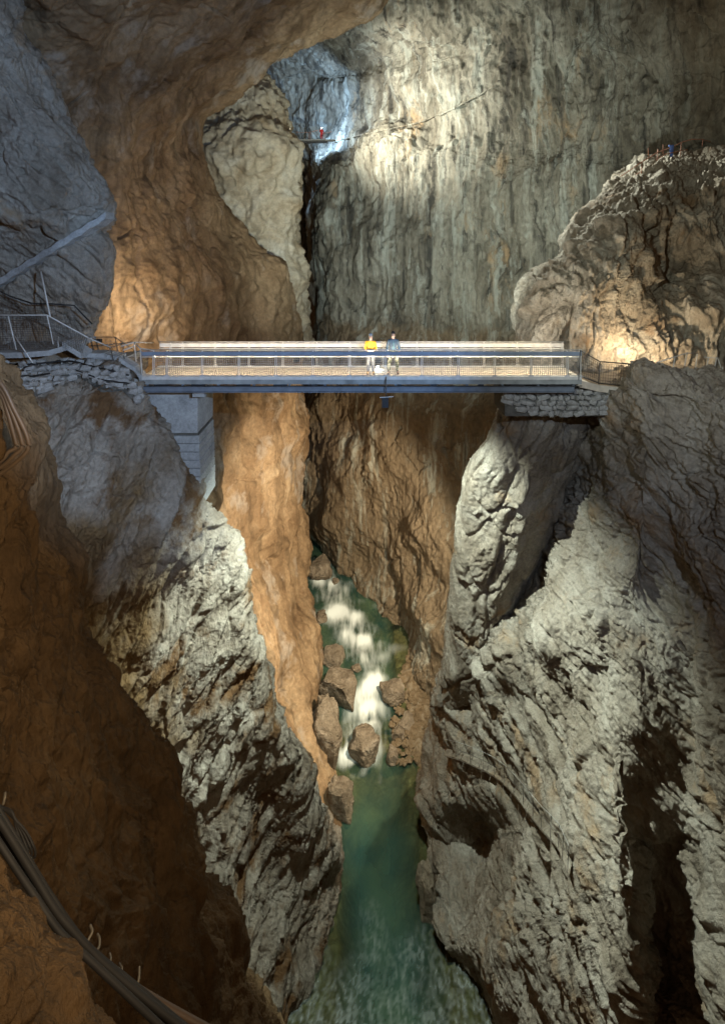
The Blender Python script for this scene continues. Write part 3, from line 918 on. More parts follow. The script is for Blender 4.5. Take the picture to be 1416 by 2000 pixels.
m_boulder = rock_mat("river_boulder", [(0.12, 0.09, 0.06), (0.24, 0.19, 0.135), (0.36, 0.30, 0.23)], 0.8, fine=5, bump=0.9, bumpdist=0.2, blocks=1.0, block_scale=1.5)
m_cobble = rock_mat("river_cobble", [(0.09, 0.06, 0.03), (0.17, 0.12, 0.07), (0.30, 0.25, 0.18)], 0.9, fine=4, bump=0.3, bumpdist=0.05)
m_plank = plain("weathered_planks", (0.34, 0.32, 0.28), 0.8, 0, 0.25, 3, 0.2)
m_led = emit("led_strip_glow", (1.0, 0.80, 0.55), 480.0)
m_led2 = emit("soft_led_strip_glow", (1.0, 0.82, 0.58), 260.0)
m_lampglass = emit("lamp_glass_glow", (0.9, 0.96, 1.0), 12.0)
m_lampwarm = emit("warm_lamp_glow", (1.0, 0.8, 0.5), 8.0)
m_star = emit("white_led_glow", (0.92, 0.96, 1.0), 10.0)

# ------------------------------------------------------------------ the footbridge
PXM = 1000 / 22.2              # pixels per metre at the near edge
def bx(px):
    return (px - 708) / PXM
X0, X1, YN, YF = bx(272), bx(1136), 22.2, 24.2
bridge = thing("footbridge", "long steel footbridge with mesh railings spanning the gorge", "bridge", None, (0, 23.2, 0))
IB = Matrix.Translation((0, -23.2, 0))


def bpart(mb, name, mat, parent=None, **k):
    o = mb.build(name, mat, parent or bridge, **k)
    if parent is None:
        o.location = (0, -23.2, 0)
    return o


bpart(MB().box(X0, X1, YN + 0.02, YF - 0.02, -0.08, 0.0), "deck", m_deck)
for y0 in (YN, YF - 0.05):
    bpart(MB().box(X0, X1, y0 - 0.012, y0 + 0.062, -0.10, 0.045), "kerb_strip", m_steel)
    bpart(MB().box(X0, X1, y0 + 0.0, y0 + 0.06, -0.30, -0.103), "fascia_beam", m_fascia)
    g = MB()
    g.box(X0 - 0.4, X1 - 0.3, y0 - 0.03, y0 + 0.17, -0.43, -0.40)
    g.box(X0 - 0.4, X1 - 0.3, y0 + 0.05, y0 + 0.08, -0.62, -0.43)
    g.box(X0 - 0.4, X1 - 0.3, y0 - 0.05, y0 + 0.19, -0.65, -0.62)
    bpart(g, "girder", m_girder)
n = 12
for k in range(n + 1):
    x = X0 + 0.3 + (X1 - X0 - 0.6) * k / n
    bpart(MB().box(x - 0.05, x + 0.05, YN + 0.09, YF - 0.1, -0.38, -0.085), "cross_beam", m_girder)
for k in range(11):
    x = X0 + 0.9 + 1.72 * k + rnd.uniform(-0.2, 0.2)
    w = rnd.choice([0.08, 0.12, 0.3])
    bpart(MB().box(x - w, x + w, YN - 0.04, YN + 0.05, -0.395, -0.305), "junction_box", m_black)
cb = []
for k in range(60):
    x = X0 + (X1 - X0) * k / 59
    cb.append((x, YN - 0.03, -0.36 - 0.025 * math.sin(k * 0.9) ** 2))
bpart(MB().tube(cb, 0.022, 6), "power_cable", m_cable)

post_px = [300, 326, 395, 467, 539, 611, 682, 753, 824, 895, 966, 1037, 1108, 1133]
posts = [bx(p) for p in post_px]


def post_mesh(mat):
    b = MB()
    for s in (-1, 1):
        b.box(s * 0.035 - 0.012, s * 0.035 + 0.012, -0.03, 0.03, 0.0, 0.93)
    b.box(-0.02, 0.02, -0.025, 0.025, 0.93, 1.17)
    b.box(-0.10, 0.10, -0.035, 0.035, 0.05, 0.075)
    return b.mesh("post", mat)


PM = post_mesh(m_steel)


def panel_mesh(w, z0=0.10, z1=0.86, s=0.085, r=0.0055):
    b = MB()
    nx = max(2, int(round(w / s)))
    for i in range(nx + 1):
        x = -w / 2 + w * i / nx
        b.box(x - r, x + r, -r, r, z0, z1)
    nz = int(round((z1 - z0) / s))
    for i in range(nz + 1):
        z = z0 + (z1 - z0) * i / nz
        b.box(-w / 2, w / 2, -r - 0.004, -r + 0.0, z - r, z + r)
    return b.mesh("mesh_panel", m_meshwire)


for yy, inner in ((YN + 0.025, 1), (YF - 0.025, -1)):
    rl = bpart(MB().tube([(X0 + 0.1, yy, 1.185), (X1, yy, 1.185)], 0.026, 8), "railing", m_steel, smooth=True)
    bpart(MB().box(X0 + 0.1, X1, yy - 0.02 * inner - 0.012, yy - 0.02 * inner + 0.012, 0.94, 1.12), "rail_board", m_board if inner == 1 else m_steel, rl)
    bpart(MB().box(X0 + 0.1, X1, yy - 0.025, yy + 0.025, 0.868, 0.895), "lower_rail", m_steel, rl)
    bpart(MB().box(X0 + 0.1, X1, yy - 0.02, yy + 0.02, 0.075, 0.098), "bottom_rail", m_steel, rl)
    # light strip: behind the near board, under the far one
    if inner == 1:
        bpart(MB().box(X0 + 0.6, X1 - 0.4, yy + 0.004, yy + 0.010, 0.97, 1.0), "light_strip", m_led2, rl)
    for x in posts:
        o = link("post", PM, rl)
        o.location = (x, yy, 0)
    cache = {}
    for a, c in zip(posts[:-1], posts[1:]):
        w = round(c - a - 0.10, 2)
        if w not in cache:
            cache[w] = panel_mesh(w)
        o = link("mesh_panel", cache[w], rl)
        o.location = ((a + c) / 2, yy - 0.03, 0)

# white lamp standing on the deck between the two visitors
lm = thing("deck_lamp", "small bright white lamp on the bridge deck between the two visitors", "lamp", None, (bx(738) * 1.06, 23.75, 0.0))
MB().box(-0.05, 0.05, -0.04, 0.04, 0.0, 0.16).build("housing", m_black, lm, bevel=0.01)
MB().box(-0.045, 0.045, -0.048, -0.042, 0.02, 0.15).build("lamp_glass", m_star, lm)
pl = point("deck_lamp_light", (0, -0.12, 0.12), 30, COOL, 0.05)
pl.parent = lm

# floodlight hanging from the bridge
fl = thing("hanging_floodlight", "black floodlight on a bent pole hanging below the bridge", "floodlight", None, (bx(752), YN - 0.3, -0.55))
MB().tube([(0.05, 0.22, 0.60), (0.03, 0.05, 0.45), (0.03, 0.0, -0.1), (0.06, 0.0, -0.28)], 0.022, 6).build("pole", m_dark, fl, smooth=True)
MB().tube([(-0.24, 0, -0.24), (0.34, 0, -0.20)], 0.018, 6).build("crossbar", m_steel, fl)
hs = MB()
hs.box(-.15, .13, -.13, -.11, -.64, -.24)
hs.box(-.15, .13, -.108, .10, -.265, -.24)
hs.build("housing", m_black, fl)
MB().box(-.12, .10, -.10, .08, -.285, -.270).build("lamp_glass", m_lampglass, fl)
pl = spot("hanging_floodlight_light", (-0.01, 0.0, -0.36), (-0.2, 2.0, -10.0), 36000, (0.86, 1.0, 0.90), 130, 1.0, 0.04)
pl.parent = fl

# other cave lamps, some of them added fill, each in a small housing
def cave_lamp(label, loc, target, watts, color, cone, blend=0.5, radius=0.08, glow=None):
    t = thing("cave_floodlight", label, "floodlight", "floodlights of the cave lighting", loc)
    q = (Vector(target) - Vector(loc)).to_track_quat('-Z', 'Y')
    h = MB().box(-.14, .14, -.10, .10, 0.02, .14).build("housing", m_black, t, bevel=0.015)
    MB().box(-.12, .12, -.08, .08, 0.008, 0.018).build("lamp_glass", glow or m_lampwarm, h)
    h.rotation_euler = q.to_euler()
    s_ = spot("cave_floodlight_light", (0, 0, 0), (0, 0, -1), watts, color, cone, blend, radius)
    s_.parent = t
    s_.location = (Vector(target) - Vector(loc)).normalized() * 0.04
    s_.rotation_euler = q.to_euler()
    return t


cave_lamp("warm floodlight hidden behind the right rock pillar below the bridge", P(975, 1010, 40), P(545, 1120, 52), 52000, (1.0, 0.84, 0.60), 105, 0.6, 0.25)
cave_lamp("floodlight on the far side of the bridge facing the back wall", (0.75, YF + 0.25, 0.3), P(820, 330, 62), 66000, (0.87, 1.0, 0.95), 92, 1.0, 0.08)
cave_lamp("added warm fill light on the far bridge side facing the left wall", (-3.2, YF + 0.25, 0.3), P(340, 560, 35), 5200, (1.0, 0.80, 0.52), 90, 1.0, 0.08)  # added light that brightens the brown left wall evenly
cave_lamp("white floodlight on the far bridge side facing the right crag", (6.6, YF + 0.25, 0.5), P(1110, 540, 28.5), 1500, (1.0, 0.97, 0.86), 110, 1.0, 0.06)
cave_lamp("added fill light at the right end of the ledge path on the back wall", P(975, 158, 53), P(1240, 440, 31), 62000, (0.95, 1.0, 0.88), 58, 0.9, 0.08, glow=m_hook)  # added light for the crag from behind, its glass kept dark
cave_lamp("added fill light on the side of the pale tower facing the far wall", P(566, 252, 58.2), P(800, 225, 66), 58000, (1.0, 0.97, 0.84), 92, 1.0, 0.15)  # added light that makes the broad glow on the back wall
cave_lamp("warm path lamp behind the left rock corner", P(196, 664, 25.9), P(420, 590, 36), 2600, (1.0, 0.84, 0.60), 130, 0.9, 0.2)
cave_lamp("warm path lamp on the ground beside the right path", P(1250, 712, 24.6), P(1240, 600, 27.5), 1300, WARM, 160, 0.6, 0.1)

# ------------------------------------------------------------------ river
POOL = -40.0
UPPER = -36.4


def stairs(t, n=6, sharp=5.0):
    k = np.floor(t * n)
    f = t * n - k
    return (k + 1 / (1 + np.exp(-sharp * 2 * (f - 0.5)))) / n


def river_grid():
    ys = np.concatenate([np.arange(25, 44, 0.12), np.arange(44, 72, 0.10), np.arange(72, 118, 0.5)])
    us = np.linspace(0, 1, 170)
    # banks a good way into the rocks (world x at each distance)
    yl = np.array([25, 30, 36, 42, 46, 52, 60, 68, 76, 90, 118])
    xl = np.array([-9, -9, -7, -6, -6, -7, -8.5, -10, -11.5, -15, -24])
    xr = np.array([12, 12, 10, 9, 9, 9, 7, 4, 1, -3, -10])
    Y, U = np.meshgrid(ys, us, indexing='ij')
    L_, R_ = np.interp(Y, yl, xl), np.interp(Y, yl, xr)
    return L_ + (R_ - L_) * U, Y


Xg, Yg = river_grid()
pp = np.stack([Xg.ravel(), Yg.ravel(), 0 * Xg.ravel()], 1).astype(np.float32)
warp = 3.4 * gnoise(pp / 4.0 + 5) + 1.5 * gnoise(pp / 1.9 + 15)
t = np.clip((pp[:, 1] + warp - 45.5) / 22.0, 0, 0.9999)
zz = POOL + (UPPER - POOL) * (0.75 * stairs(t, 5, 3.6) + 0.25 * t)
zz = zz + 0.03 * fbm(pp / 1.1, 2) * np.clip((pp[:, 1] - 44) / 3, 0, 1)
zz = zz + 0.012 * fbm(pp * np.array([1, 0.6, 1], np.float32) / 0.5, 3) + 0.02 * gnoise(pp / 2.2)
Z = zz.reshape(Xg.shape)
gy = np.abs(np.gradient(Z, axis=0) / np.gradient(Yg, axis=0))
steep = np.clip((gy - 0.16) / 0.5, 0, 1)
# white water lingers below every step
lin = steep.copy()
for k in range(1, 14):
    lin = np.maximum(lin, np.roll(steep, -k, axis=0) * (1 - k / 14.0) * 0.8)
sil = np.clip(0.5 + 0.9 * fbm((pp * np.array([1.0, 0.3, 1], np.float32)) / 1.1 + 40, 2).reshape(Z.shape), 0, 1)
big0 = gnoise(pp / 1.1 + 91).reshape(Z.shape)
cy = np.array([44.0, 46.5, 49.0, 51.5, 53.5, 56.0, 58.5, 62.0, 66.0, 70.0])
cx = np.array([-0.4, -0.2, 0.2, 0.7, 1.1, -0.1, -1.0, -3.2, -4.9, -5.6])
cwid = np.array([2.4, 2.4, 2.2, 1.4, 1.3, 2.4, 2.6, 2.2, 2.0, 1.6])
core_ = np.exp(-((Xg - np.interp(Yg, cy, cx)) / np.interp(Yg, cy, cwid)) ** 2)
silk = fbm((pp * np.array([1.6, 0.35, 1], np.float32)) / 0.7 + 61, 3, 0.6).reshape(Z.shape)
for _ in range(5):
    lin = 0.25 * np.roll(lin, 1, 0) + 0.5 * lin + 0.25 * np.roll(lin, -1, 0)
    lin = 0.25 * np.roll(lin, 1, 1) + 0.5 * lin + 0.25 * np.roll(lin, -1, 1)
white = np.clip((lin * 1.0 + 0.34) * core_ * 1.25 + 0.42 * silk * core_ - 0.16 + 0.25 * lin, 0, 1) * np.clip((Yg + 2.5 * big0 - 44.3) / 2.0, 0, 1) * (Yg < 70)
# surface flecks carried along by the current in the pool
fl_n = fbm((pp * np.array([1.0, 0.45, 1], np.float32)) / 0.30 + 80, 5, 0.75).reshape(Z.shape)
big_n = fbm((pp * np.array([1.0, 0.7, 1], np.float32)) / 3.0 + 11, 2).reshape(Z.shape)
fleck = np.clip(0.25 + fl_n * 0.7, 0, 1) * np.clip((35.5 - Yg) / 6 + big_n * 0.7, 0, 1) * 0.42
white = np.maximum(white, fleck)
# depth of the water: shallow along the rapids and over the gravel on the right
sh = np.clip((46.5 - Yg) / 7, 0, 1) * np.clip((3.6 - np.abs(Xg - np.interp(Yg, [30, 38, 45], [2.0, 0.9, 1.2]))) / 2.6, 0, 1)
sh = np.clip(sh + 0.35 * big_n * (sh > 0), 0, 1)
sh = np.maximum(sh, 0.55 * np.clip((Yg - 47) / 3, 0, 1) * (1 - np.clip((Xg - 2.6) / 1.0, 0, 1)))
idx = np.arange(Z.size).reshape(Z.shape)
q = np.stack([idx[:-1, :-1], idx[:-1, 1:], idx[1:, 1:], idx[1:, :-1]], 2).reshape(-1, 4)


def grid_mesh(name, X_, Y_, Z_, q_, mat, attrs=None):
    me = bpy.data.meshes.new(name)
    co = np.stack([X_.ravel(), Y_.ravel(), Z_.ravel()], 1).astype(np.float32)
    me.vertices.add(len(co))
    me.vertices.foreach_set("co", co.ravel())
    me.loops.add(q_.size)
    me.loops.foreach_set("vertex_index", q_.ravel().astype(np.int32))
    me.polygons.add(len(q_))
    me.polygons.foreach_set("loop_start", np.arange(0, q_.size, 4, dtype=np.int32))
    me.polygons.foreach_set("loop_total", np.full(len(q_), 4, dtype=np.int32))
    me.polygons.foreach_set("use_smooth", np.full(len(q_), True, dtype=bool))
    me.update()
    for k_, a_ in (attrs or {}).items():
        at = me.attributes.new(k_, 'FLOAT', 'POINT')
        at.data.foreach_set("value", a_.ravel().astype(np.float32))
    me.materials.append(mat)
    o_ = bpy.data.objects.new(name, me)
    COL.objects.link(o_)
    o_["kind"] = "structure"
    return o_


def water_mat():
    m, nt, bs, out = new_mat("river_water")
    N, L = nt.nodes, nt.links
    N.remove(bs)
    tr = N.new("ShaderNodeBsdfTransparent")
    tr.inputs[0].default_value = (0.74, 0.82, 0.62, 1)
    turb = N.new("ShaderNodeBsdfDiffuse")
    nz = N.new("ShaderNodeTexNoise")
    nz.inputs["Scale"].default_value = 0.35
    nz.inputs["Detail"].default_value = 4
    tc = N.new("ShaderNodeTexCoord")
    L.new(tc.outputs["Object"], nz.inputs["Vector"])
    cr = N.new("ShaderNodeValToRGB")
    e = cr.color_ramp.elements
    e[0].position, e[0].color = 0.35, (0.030, 0.085, 0.075, 1)
    e[1].position, e[1].color = 0.65, (0.075, 0.140, 0.090, 1)
    L.new(nz.outputs["Fac"], cr.inputs[0])
    L.new(cr.outputs[0], turb.inputs[0])
    da = N.new("ShaderNodeAttribute")
    da.attribute_name = "depth"
    dm = N.new("ShaderNodeMapRange")
    dm.inputs["To Min"].default_value = 0.12
    dm.inputs["To Max"].default_value = 0.82
    L.new(da.outputs["Fac"], dm.inputs["Value"])
    m1 = N.new("ShaderNodeMixShader")
    L.new(dm.outputs[0], m1.inputs[0])
    L.new(tr.outputs[0], m1.inputs[1])
    L.new(turb.outputs[0], m1.inputs[2])
    fo = N.new("ShaderNodeBsdfDiffuse")
    fo.inputs[0].default_value = (0.74, 0.79, 0.76, 1)
    fa = N.new("ShaderNodeAttribute")
    fa.attribute_name = "foam"
    m2 = N.new("ShaderNodeMixShader")
    L.new(fa.outputs["Fac"], m2.inputs[0])
    L.new(m1.outputs[0], m2.inputs[1])
    L.new(fo.outputs[0], m2.inputs[2])
    gl = N.new("ShaderNodeBsdfGlossy")
    gl.inputs["Roughness"].default_value = 0.16
    n2 = N.new("ShaderNodeTexNoise")
    n2.inputs["Scale"].default_value = 3.5
    n2.inputs["Detail"].default_value = 5
    L.new(tc.outputs["Object"], n2.inputs["Vector"])
    bp = N.new("ShaderNodeBump")
    bp.inputs["Strength"].default_value = 0.35
    bp.inputs["Distance"].default_value = 0.05
    L.new(n2.outputs["Fac"], bp.inputs["Height"])
    L.new(bp.outputs[0], gl.inputs["Normal"])
    fr = N.new("ShaderNodeFresnel")
    fr.inputs["IOR"].default_value = 1.33
    L.new(bp.outputs[0], fr.inputs["Normal"])
    m3 = N.new("ShaderNodeMixShader")
    L.new(fr.outputs[0], m3.inputs[0])
    L.new(m2.outputs[0], m3.inputs[1])
    L.new(gl.outputs[0], m3.inputs[2])
    L.new(m3.outputs[0], out.inputs["Surface"])
    return m


river = grid_mesh("river_water", Xg, Yg, Z, q, water_mat(), {"foam": white, "depth": sh})
# the bed: cobbly, deeper under the pool
bedn = facets(pp / 0.55, 9, 0.9)[0].reshape(Z.shape)
ZB = np.minimum(Z, UPPER) - 0.30 - 2.6 * sh + 0.20 * bedn + 0.25 * gnoise(pp / 2.5 + 8).reshape(Z.shape)
bar = np.clip((Xg - np.interp(Yg, [40, 46, 52, 56], [4.2, 2.9, 3.2, 4.0])) / 1.6, 0, 1) * np.clip((Yg - 43) / 3, 0, 1) * np.clip((60 - Yg) / 4, 0, 1)
ZB = ZB + 0.55 * bar
grid_mesh("river_bed", Xg, Yg, ZB, q, m_cobble)


def water_z(x, y):
    j = np.argmin((Xg - x) ** 2 + (Yg - y) ** 2)
    return float(Z.ravel()[j])


def on_water(px, py):
    """water point seen at a pixel"""
    z = POOL
    for _ in range(12):
        d = (CAMZ - z) * 1000 / (py - HORIZON)
        x = (px - 708) / 1000 * d
        z = 0.5 * z + 0.5 * water_z(x, d)
    return x, d, z


# ------------------------------------------------------------------ boulders
def boulder_mesh(seed, sx, sy, sz, mat, sub=4, rough=0.22):
    """angular block: the hull of a few random points, edges worn, surface pitted"""
    r_ = random.Random(seed * 7 + 1)
    bm = bmesh.new()
    for _ in range(22):
        v = Vector((r_.gauss(0, 1), r_.gauss(0, 1), r_.gauss(0, 1))).normalized()
        v = Vector([math.copysign(abs(c) ** 0.75, c) for c in v]) * r_.uniform(0.86, 1.05)
        bm.verts.new((v.x, v.y, min(v.z, 0.8 + 0.15 * v.x)))
    res = bmesh.ops.convex_hull(bm, input=list(bm.verts))
    bmesh.ops.delete(bm, geom=list({g for g in res["geom_unused"] + res["geom_interior"] if isinstance(g, bmesh.types.BMVert)}), context='VERTS')
    bmesh.ops.dissolve_limit(bm, angle_limit=0.30, verts=list(bm.verts), edges=list(bm.edges))
    bmesh.ops.bevel(bm, geom=list(bm.edges), offset=0.10, segments=2, affect='EDGES', profile=0.6, clamp_overlap=True)
    bmesh.ops.triangulate(bm, faces=list(bm.faces))
    bmesh.ops.subdivide_edges(bm, edges=list(bm.edges), cuts=max(1, sub - 1), use_grid_fill=True)
    bm.normal_update()
    p = np.array([v.co[:] for v in bm.verts], dtype=np.float32)
    nn = np.array([v.normal[:] for v in bm.verts], dtype=np.float32)
    p2_, ck = facets(p * 2.2 + seed * 3.1, seed % 9, 1.0, 16)
    p = p + nn * (rough * 0.35 * p2_ + rough * 0.5 * fbm(p * 1.4 + seed, 2) + 0.16 * rough * fbm(p * 7 + seed, 3))[:, None]
    p = p * np.array([sx, sy, sz], np.float32)
    for v, c in zip(bm.verts, p):
        v.co = c
    me = bpy.data.meshes.new("boulder")
    bm.to_mesh(me)
    bm.free()
    me.polygons.foreach_set("use_smooth", [True] * len(me.polygons))
    me.materials.append(mat)
    return me


for k, (px, py, w, h, dz, label) in enumerate([
        (623, 1118, 50, 34, 0.30, "rounded brown boulder at the head of the rapids, farthest upstream"),
        (650, 1292, 50, 34, 0.2, "elongated wet boulder at the left bank just above the largest boulder"),
        (662, 1362, 74, 62, 0.35, "largest flat-topped boulder standing mid rapids by the left bank"),
        (714, 1466, 60, 50, 0.35, "angular boulder at the foot of the rapids with water around it"),
        (766, 1354, 48, 36, 0.2, "brown boulder at the foot of the back wall right of the fall"),
        (695, 1308, 20, 14, 0.15, "small orange-brown stone in the white water above the main fall"),
        (766, 1482, 28, 28, 0.2, "small wet boulder right of the angular boulder at the pool head"),
        (798, 1416, 40, 26, 0.2, "squarish grey-brown boulder on the gravel bar"),
        (778, 1436, 30, 22, 0.1, "striped low boulder in the shallows beside the gravel bar"),
        (634, 1280, 16, 16, 0.1, "small pale stone against the left rock wall above the rapids"),
        (655, 1136, 14, 10, 0.1, "little stone right below the farthest upstream boulder"),
        (628, 1206, 26, 14, 0.05, "low brown stone at the left edge of the upper rapids"),
]):
    x, d, z = on_water(px, py)
    s = d / 1000
    o = link("boulder", boulder_mesh(k + 2, w * s * 0.55, w * s * 0.5, h * s * 0.62, m_boulder))
    o.location = (x, d, z + dz * h * s * 0.6)
    o.rotation_euler = (0, 0, k * 1.3)
    tag(o, label, "boulder", "boulders in the river")
# boulders along the left bank
for k, (px, py, w, h, label) in enumerate([
        (630, 1480, 74, 150, "tall pale bank boulder leaning against the left wall below the rapids"),
        (664, 1585, 50, 80, "low pale bank boulder where the pool begins on the left"),
        (838, 1790, 46, 120, "pale pointed rock at the right edge of the pool"),
        (856, 1690, 40, 90, "lumpy pale rock at the right pool edge above the pointed one"),
]):
    d = 45500 / (py - HORIZON)
    s = d / 1000
    o = link("bank_boulder", boulder_mesh(k + 31, w * s * 0.55, w * s * 0.6, h * s * 0.62, m_boulder, 5, 0.26))
    o.location = ((px - 708) * s, d, POOL + h * s * 0.22)
    o.rotation_euler = (0, 0, k * 1.1)
    tag(o, label, "boulder", "boulders on the pool banks")
# cobbles on the gravel bar
cm = [boulder_mesh(60 + k, 1, 0.8, 0.55, m_cobble, 2, 0.15) for k in range(6)]
for k in range(120):
    px = rnd.uniform(766, 852)
    py = rnd.uniform(1352, 1495)
    if px > 905 - (py - 1300) * 0.32 + 30:
        continue
    x, d, z = on_water(px, py)
    o = link("cobble", cm[k % 6])
    r_ = rnd.uniform(0.14, 0.42)
    o.scale = (r_, r_, r_)
    o.location = (x, d, z + 0.12 + 0.12 * r_)
    o.rotation_euler = (rnd.uniform(-.2, .2), rnd.uniform(-.2, .2), rnd.uniform(0, 6))
    tag(o, "rounded brown cobble on the gravel bar right of the rapids", "cobble", "cobbles on the gravel bar")
print("river", time.time() - T0)

# ------------------------------------------------------------------ left walkway: rubble wall, concrete, railings, cables
def stone_mesh(seed):
    bm = bmesh.new()
    bmesh.ops.create_cube(bm, size=2.0)
    bmesh.ops.bevel(bm, geom=list(bm.edges), offset=0.35, segments=1, affect='EDGES')
    r_ = random.Random(seed)
    for v in bm.verts:
        v.co += Vector((r_.uniform(-.28, .28), r_.uniform(-.2, .2), r_.uniform(-.28, .28)))
    me = bpy.data.meshes.new("stone")
    bm.to_mesh(me)
    bm.free()
    me.materials.append(m_stone)
    return me


STONES = [stone_mesh(k) for k in range(10)]


def rubble(parent, rock, x0, x1, ytop, ybot, size, n_max=170, keep=None):
    """irregular stones set on a rock face, in rough courses"""
    cnt = 0
    y = None
    k = 0
    row = 0
    yy = 0.0
    while cnt < n_max:
        px = x0 + rnd.uniform(0, size * 0.5)
        any_ = False
        while px < x1:
            w = size * rnd.uniform(0.7, 1.7)
            top, bot = ytop(px), ybot(px)
            py = top + yy + rnd.uniform(-0.15, 0.15) * size
            if py < bot:
                any_ = True
                p_, nor = hit(rock, px + w / 2, py + size * 0.4, 0.0)
                if p_ is not None and p_.y < 27 and (keep is None or keep(px, py)):
                    sc = p_.y / 1000
                    o_ = link("stone", STONES[k % 10], parent)
                    k += 1
                    o_.scale = (w * sc * 0.47, 0.17, size * rnd.uniform(0.36, 0.52) * sc)
                    nz = Vector((nor.x * 0.5, -1, nor.z * 0.25)).normalized()
                    q_ = (-nz).to_track_quat('Y', 'Z')
                    o_.rotation_euler = (q_ @ Euler((0, rnd.uniform(-.35, .35), 0)).to_quaternion()).to_euler()
                    o_.location = p_ - Vector((0, 0.06, 0)) + nz * rnd.uniform(0.0, 0.10)
                    cnt += 1
            px += w
        yy += size * 0.82
        row += 1
        if not any_ or row > 14:
            break
    return cnt


wall = thing("rubble_retaining_wall", "grey rubble stone retaining wall under the left walkway", "stone wall")
c1 = rubble(wall, BUT, -10, 275, lambda x: np.interp(x, [0, 100, 150, 205, 240, 275], [694, 690, 690, 712, 716, 738]),
            lambda x: np.interp(x, [0, 60, 120, 160, 200, 240, 275], [778, 770, 738, 728, 756, 752, 786]), 13, 190)
mb_x = np.arange(-12, 272, 6)
mvs, mok = [], {}
for i, px in enumerate(mb_x):
    t0_ = float(np.interp(px, [0, 100, 150, 205, 240, 275], [694, 690, 690, 712, 716, 738]))
    t1_ = float(np.interp(px, [0, 60, 120, 160, 200, 240, 275], [790, 780, 748, 738, 766, 762, 796]))
    for j in range(13):
        p_, nor = hit(BUT, float(px), t0_ + (t1_ - t0_) * j / 12)
        if p_ is not None and p_.y < 25:
            mok[(i, j)] = len(mvs)
            mvs.append(p_ + Vector((0, -0.05, 0)) + nor * 0.02)
mfs = [(mok[(i, j)], mok[(i, j + 1)], mok[(i + 1, j + 1)], mok[(i + 1, j)]) for i in range(len(mb_x) - 1) for j in range(12)
       if all(q_ in mok for q_ in ((i, j), (i, j + 1), (i + 1, j + 1), (i + 1, j)))]
MB().add(mvs, mfs).build("mortar_bed", m_mortar, wall)
core = []
for px in range(-20, 271, 10):
    p_, nor = hit(BUT, px, float(np.interp(px, [0, 100, 150, 205, 240, 275], [700, 698, 698, 716, 720, 742])))
    if p_ is not None and p_.y < 27:
        core.append(p_)

# walkway slab on top of the wall
def ribbon(pts, width, thick, mat, name, parent=None, inward=(0, 1, 0)):
    """slab that follows pts (outer top edge), its width going inward"""
    b = MB()
    iv = Vector(inward).normalized()
    vs_ = []
    for p in pts:
        p = Vector(p)
        vs_ += [p, p + iv * width, p + iv * width - Vector((0, 0, thick)), p - Vector((0, 0, thick))]
    fs = []
    for k in range(len(pts) - 1):
        a = 4 * k
        for j in range(4):
            fs.append((a + j, a + (j + 1) % 4, a + 4 + (j + 1) % 4, a + 4 + j))
    fs.append((3, 2, 1, 0))
    e = 4 * (len(pts) - 1)
    fs.append((e, e + 1, e + 2, e + 3))
    b.add(vs_, fs)
    return b.build(name, mat, parent)


walk = thing("left_walkway", "concrete walkway with steps at the left end of the bridge", "walkway")
ribbon([P(-60, 689, 20.2), P(40, 688, 20.4), P(95, 684, 20.6), P(122, 676, 20.8)], 2.6, 0.22, m_conc, "slab", walk)
ribbon([P(122, 667, 20.9), P(158, 690, 21.3)], 0.9, 0.22, m_conc, "stair_edge", walk)
for k in range(5):
    f = k / 4
    ribbon([P(160 + 14 * f, 690 + 4 * f, 21.8 + 0.1 * k), P(200 + 30 * f, 690 + 6 * f, 22.0 + 0.1 * k)], 0.8, 0.16, m_conc, "step", walk)
ribbon([P(200, 707, 22.1), P(234, 703, 22.2)], 2.2, 0.3, m_conc, "landing", walk)
ribbon([P(232, 698, 22.0), P(262, 716, 22.1), P(276, 735, 22.15)], 0.5, 0.2, m_conc, "stair_edge", walk)


def pipe_rail(name, label, rails, posts_, mat, r=0.022, cat="railing", group=None, mesh=None, meshmat=None):
    t_ = thing(name, label, cat, group)
    for pts in rails:
        MB().tube([P(*p) for p in pts], r, 6).build("rail", mat, t_, smooth=True)
    for a, b_ in posts_:
        MB().tube([P(*a), P(*b_)], r * 0.95, 6).build("post", mat, t_, smooth=True)
    for (tl, tr_, br, bl, sp) in (mesh or []):
        A, B, C_, D = [Vector(P(*p)) for p in (tl, tr_, br, bl)]
        b = MB()
        nx = max(2, int((B - A).length / sp))
        nz = max(2, int((D - A).length / sp))
        for i in range(nx + 1):
            f = i / nx
            b.bar(A.lerp(B, f), D.lerp(C_, f), 0.007)
        for i in range(nz + 1):
            f = i / nz
            b.bar(A.lerp(D, f), B.lerp(C_, f), 0.007)
        b.build("wire_mesh", meshmat or m_dark, t_)
    return t_


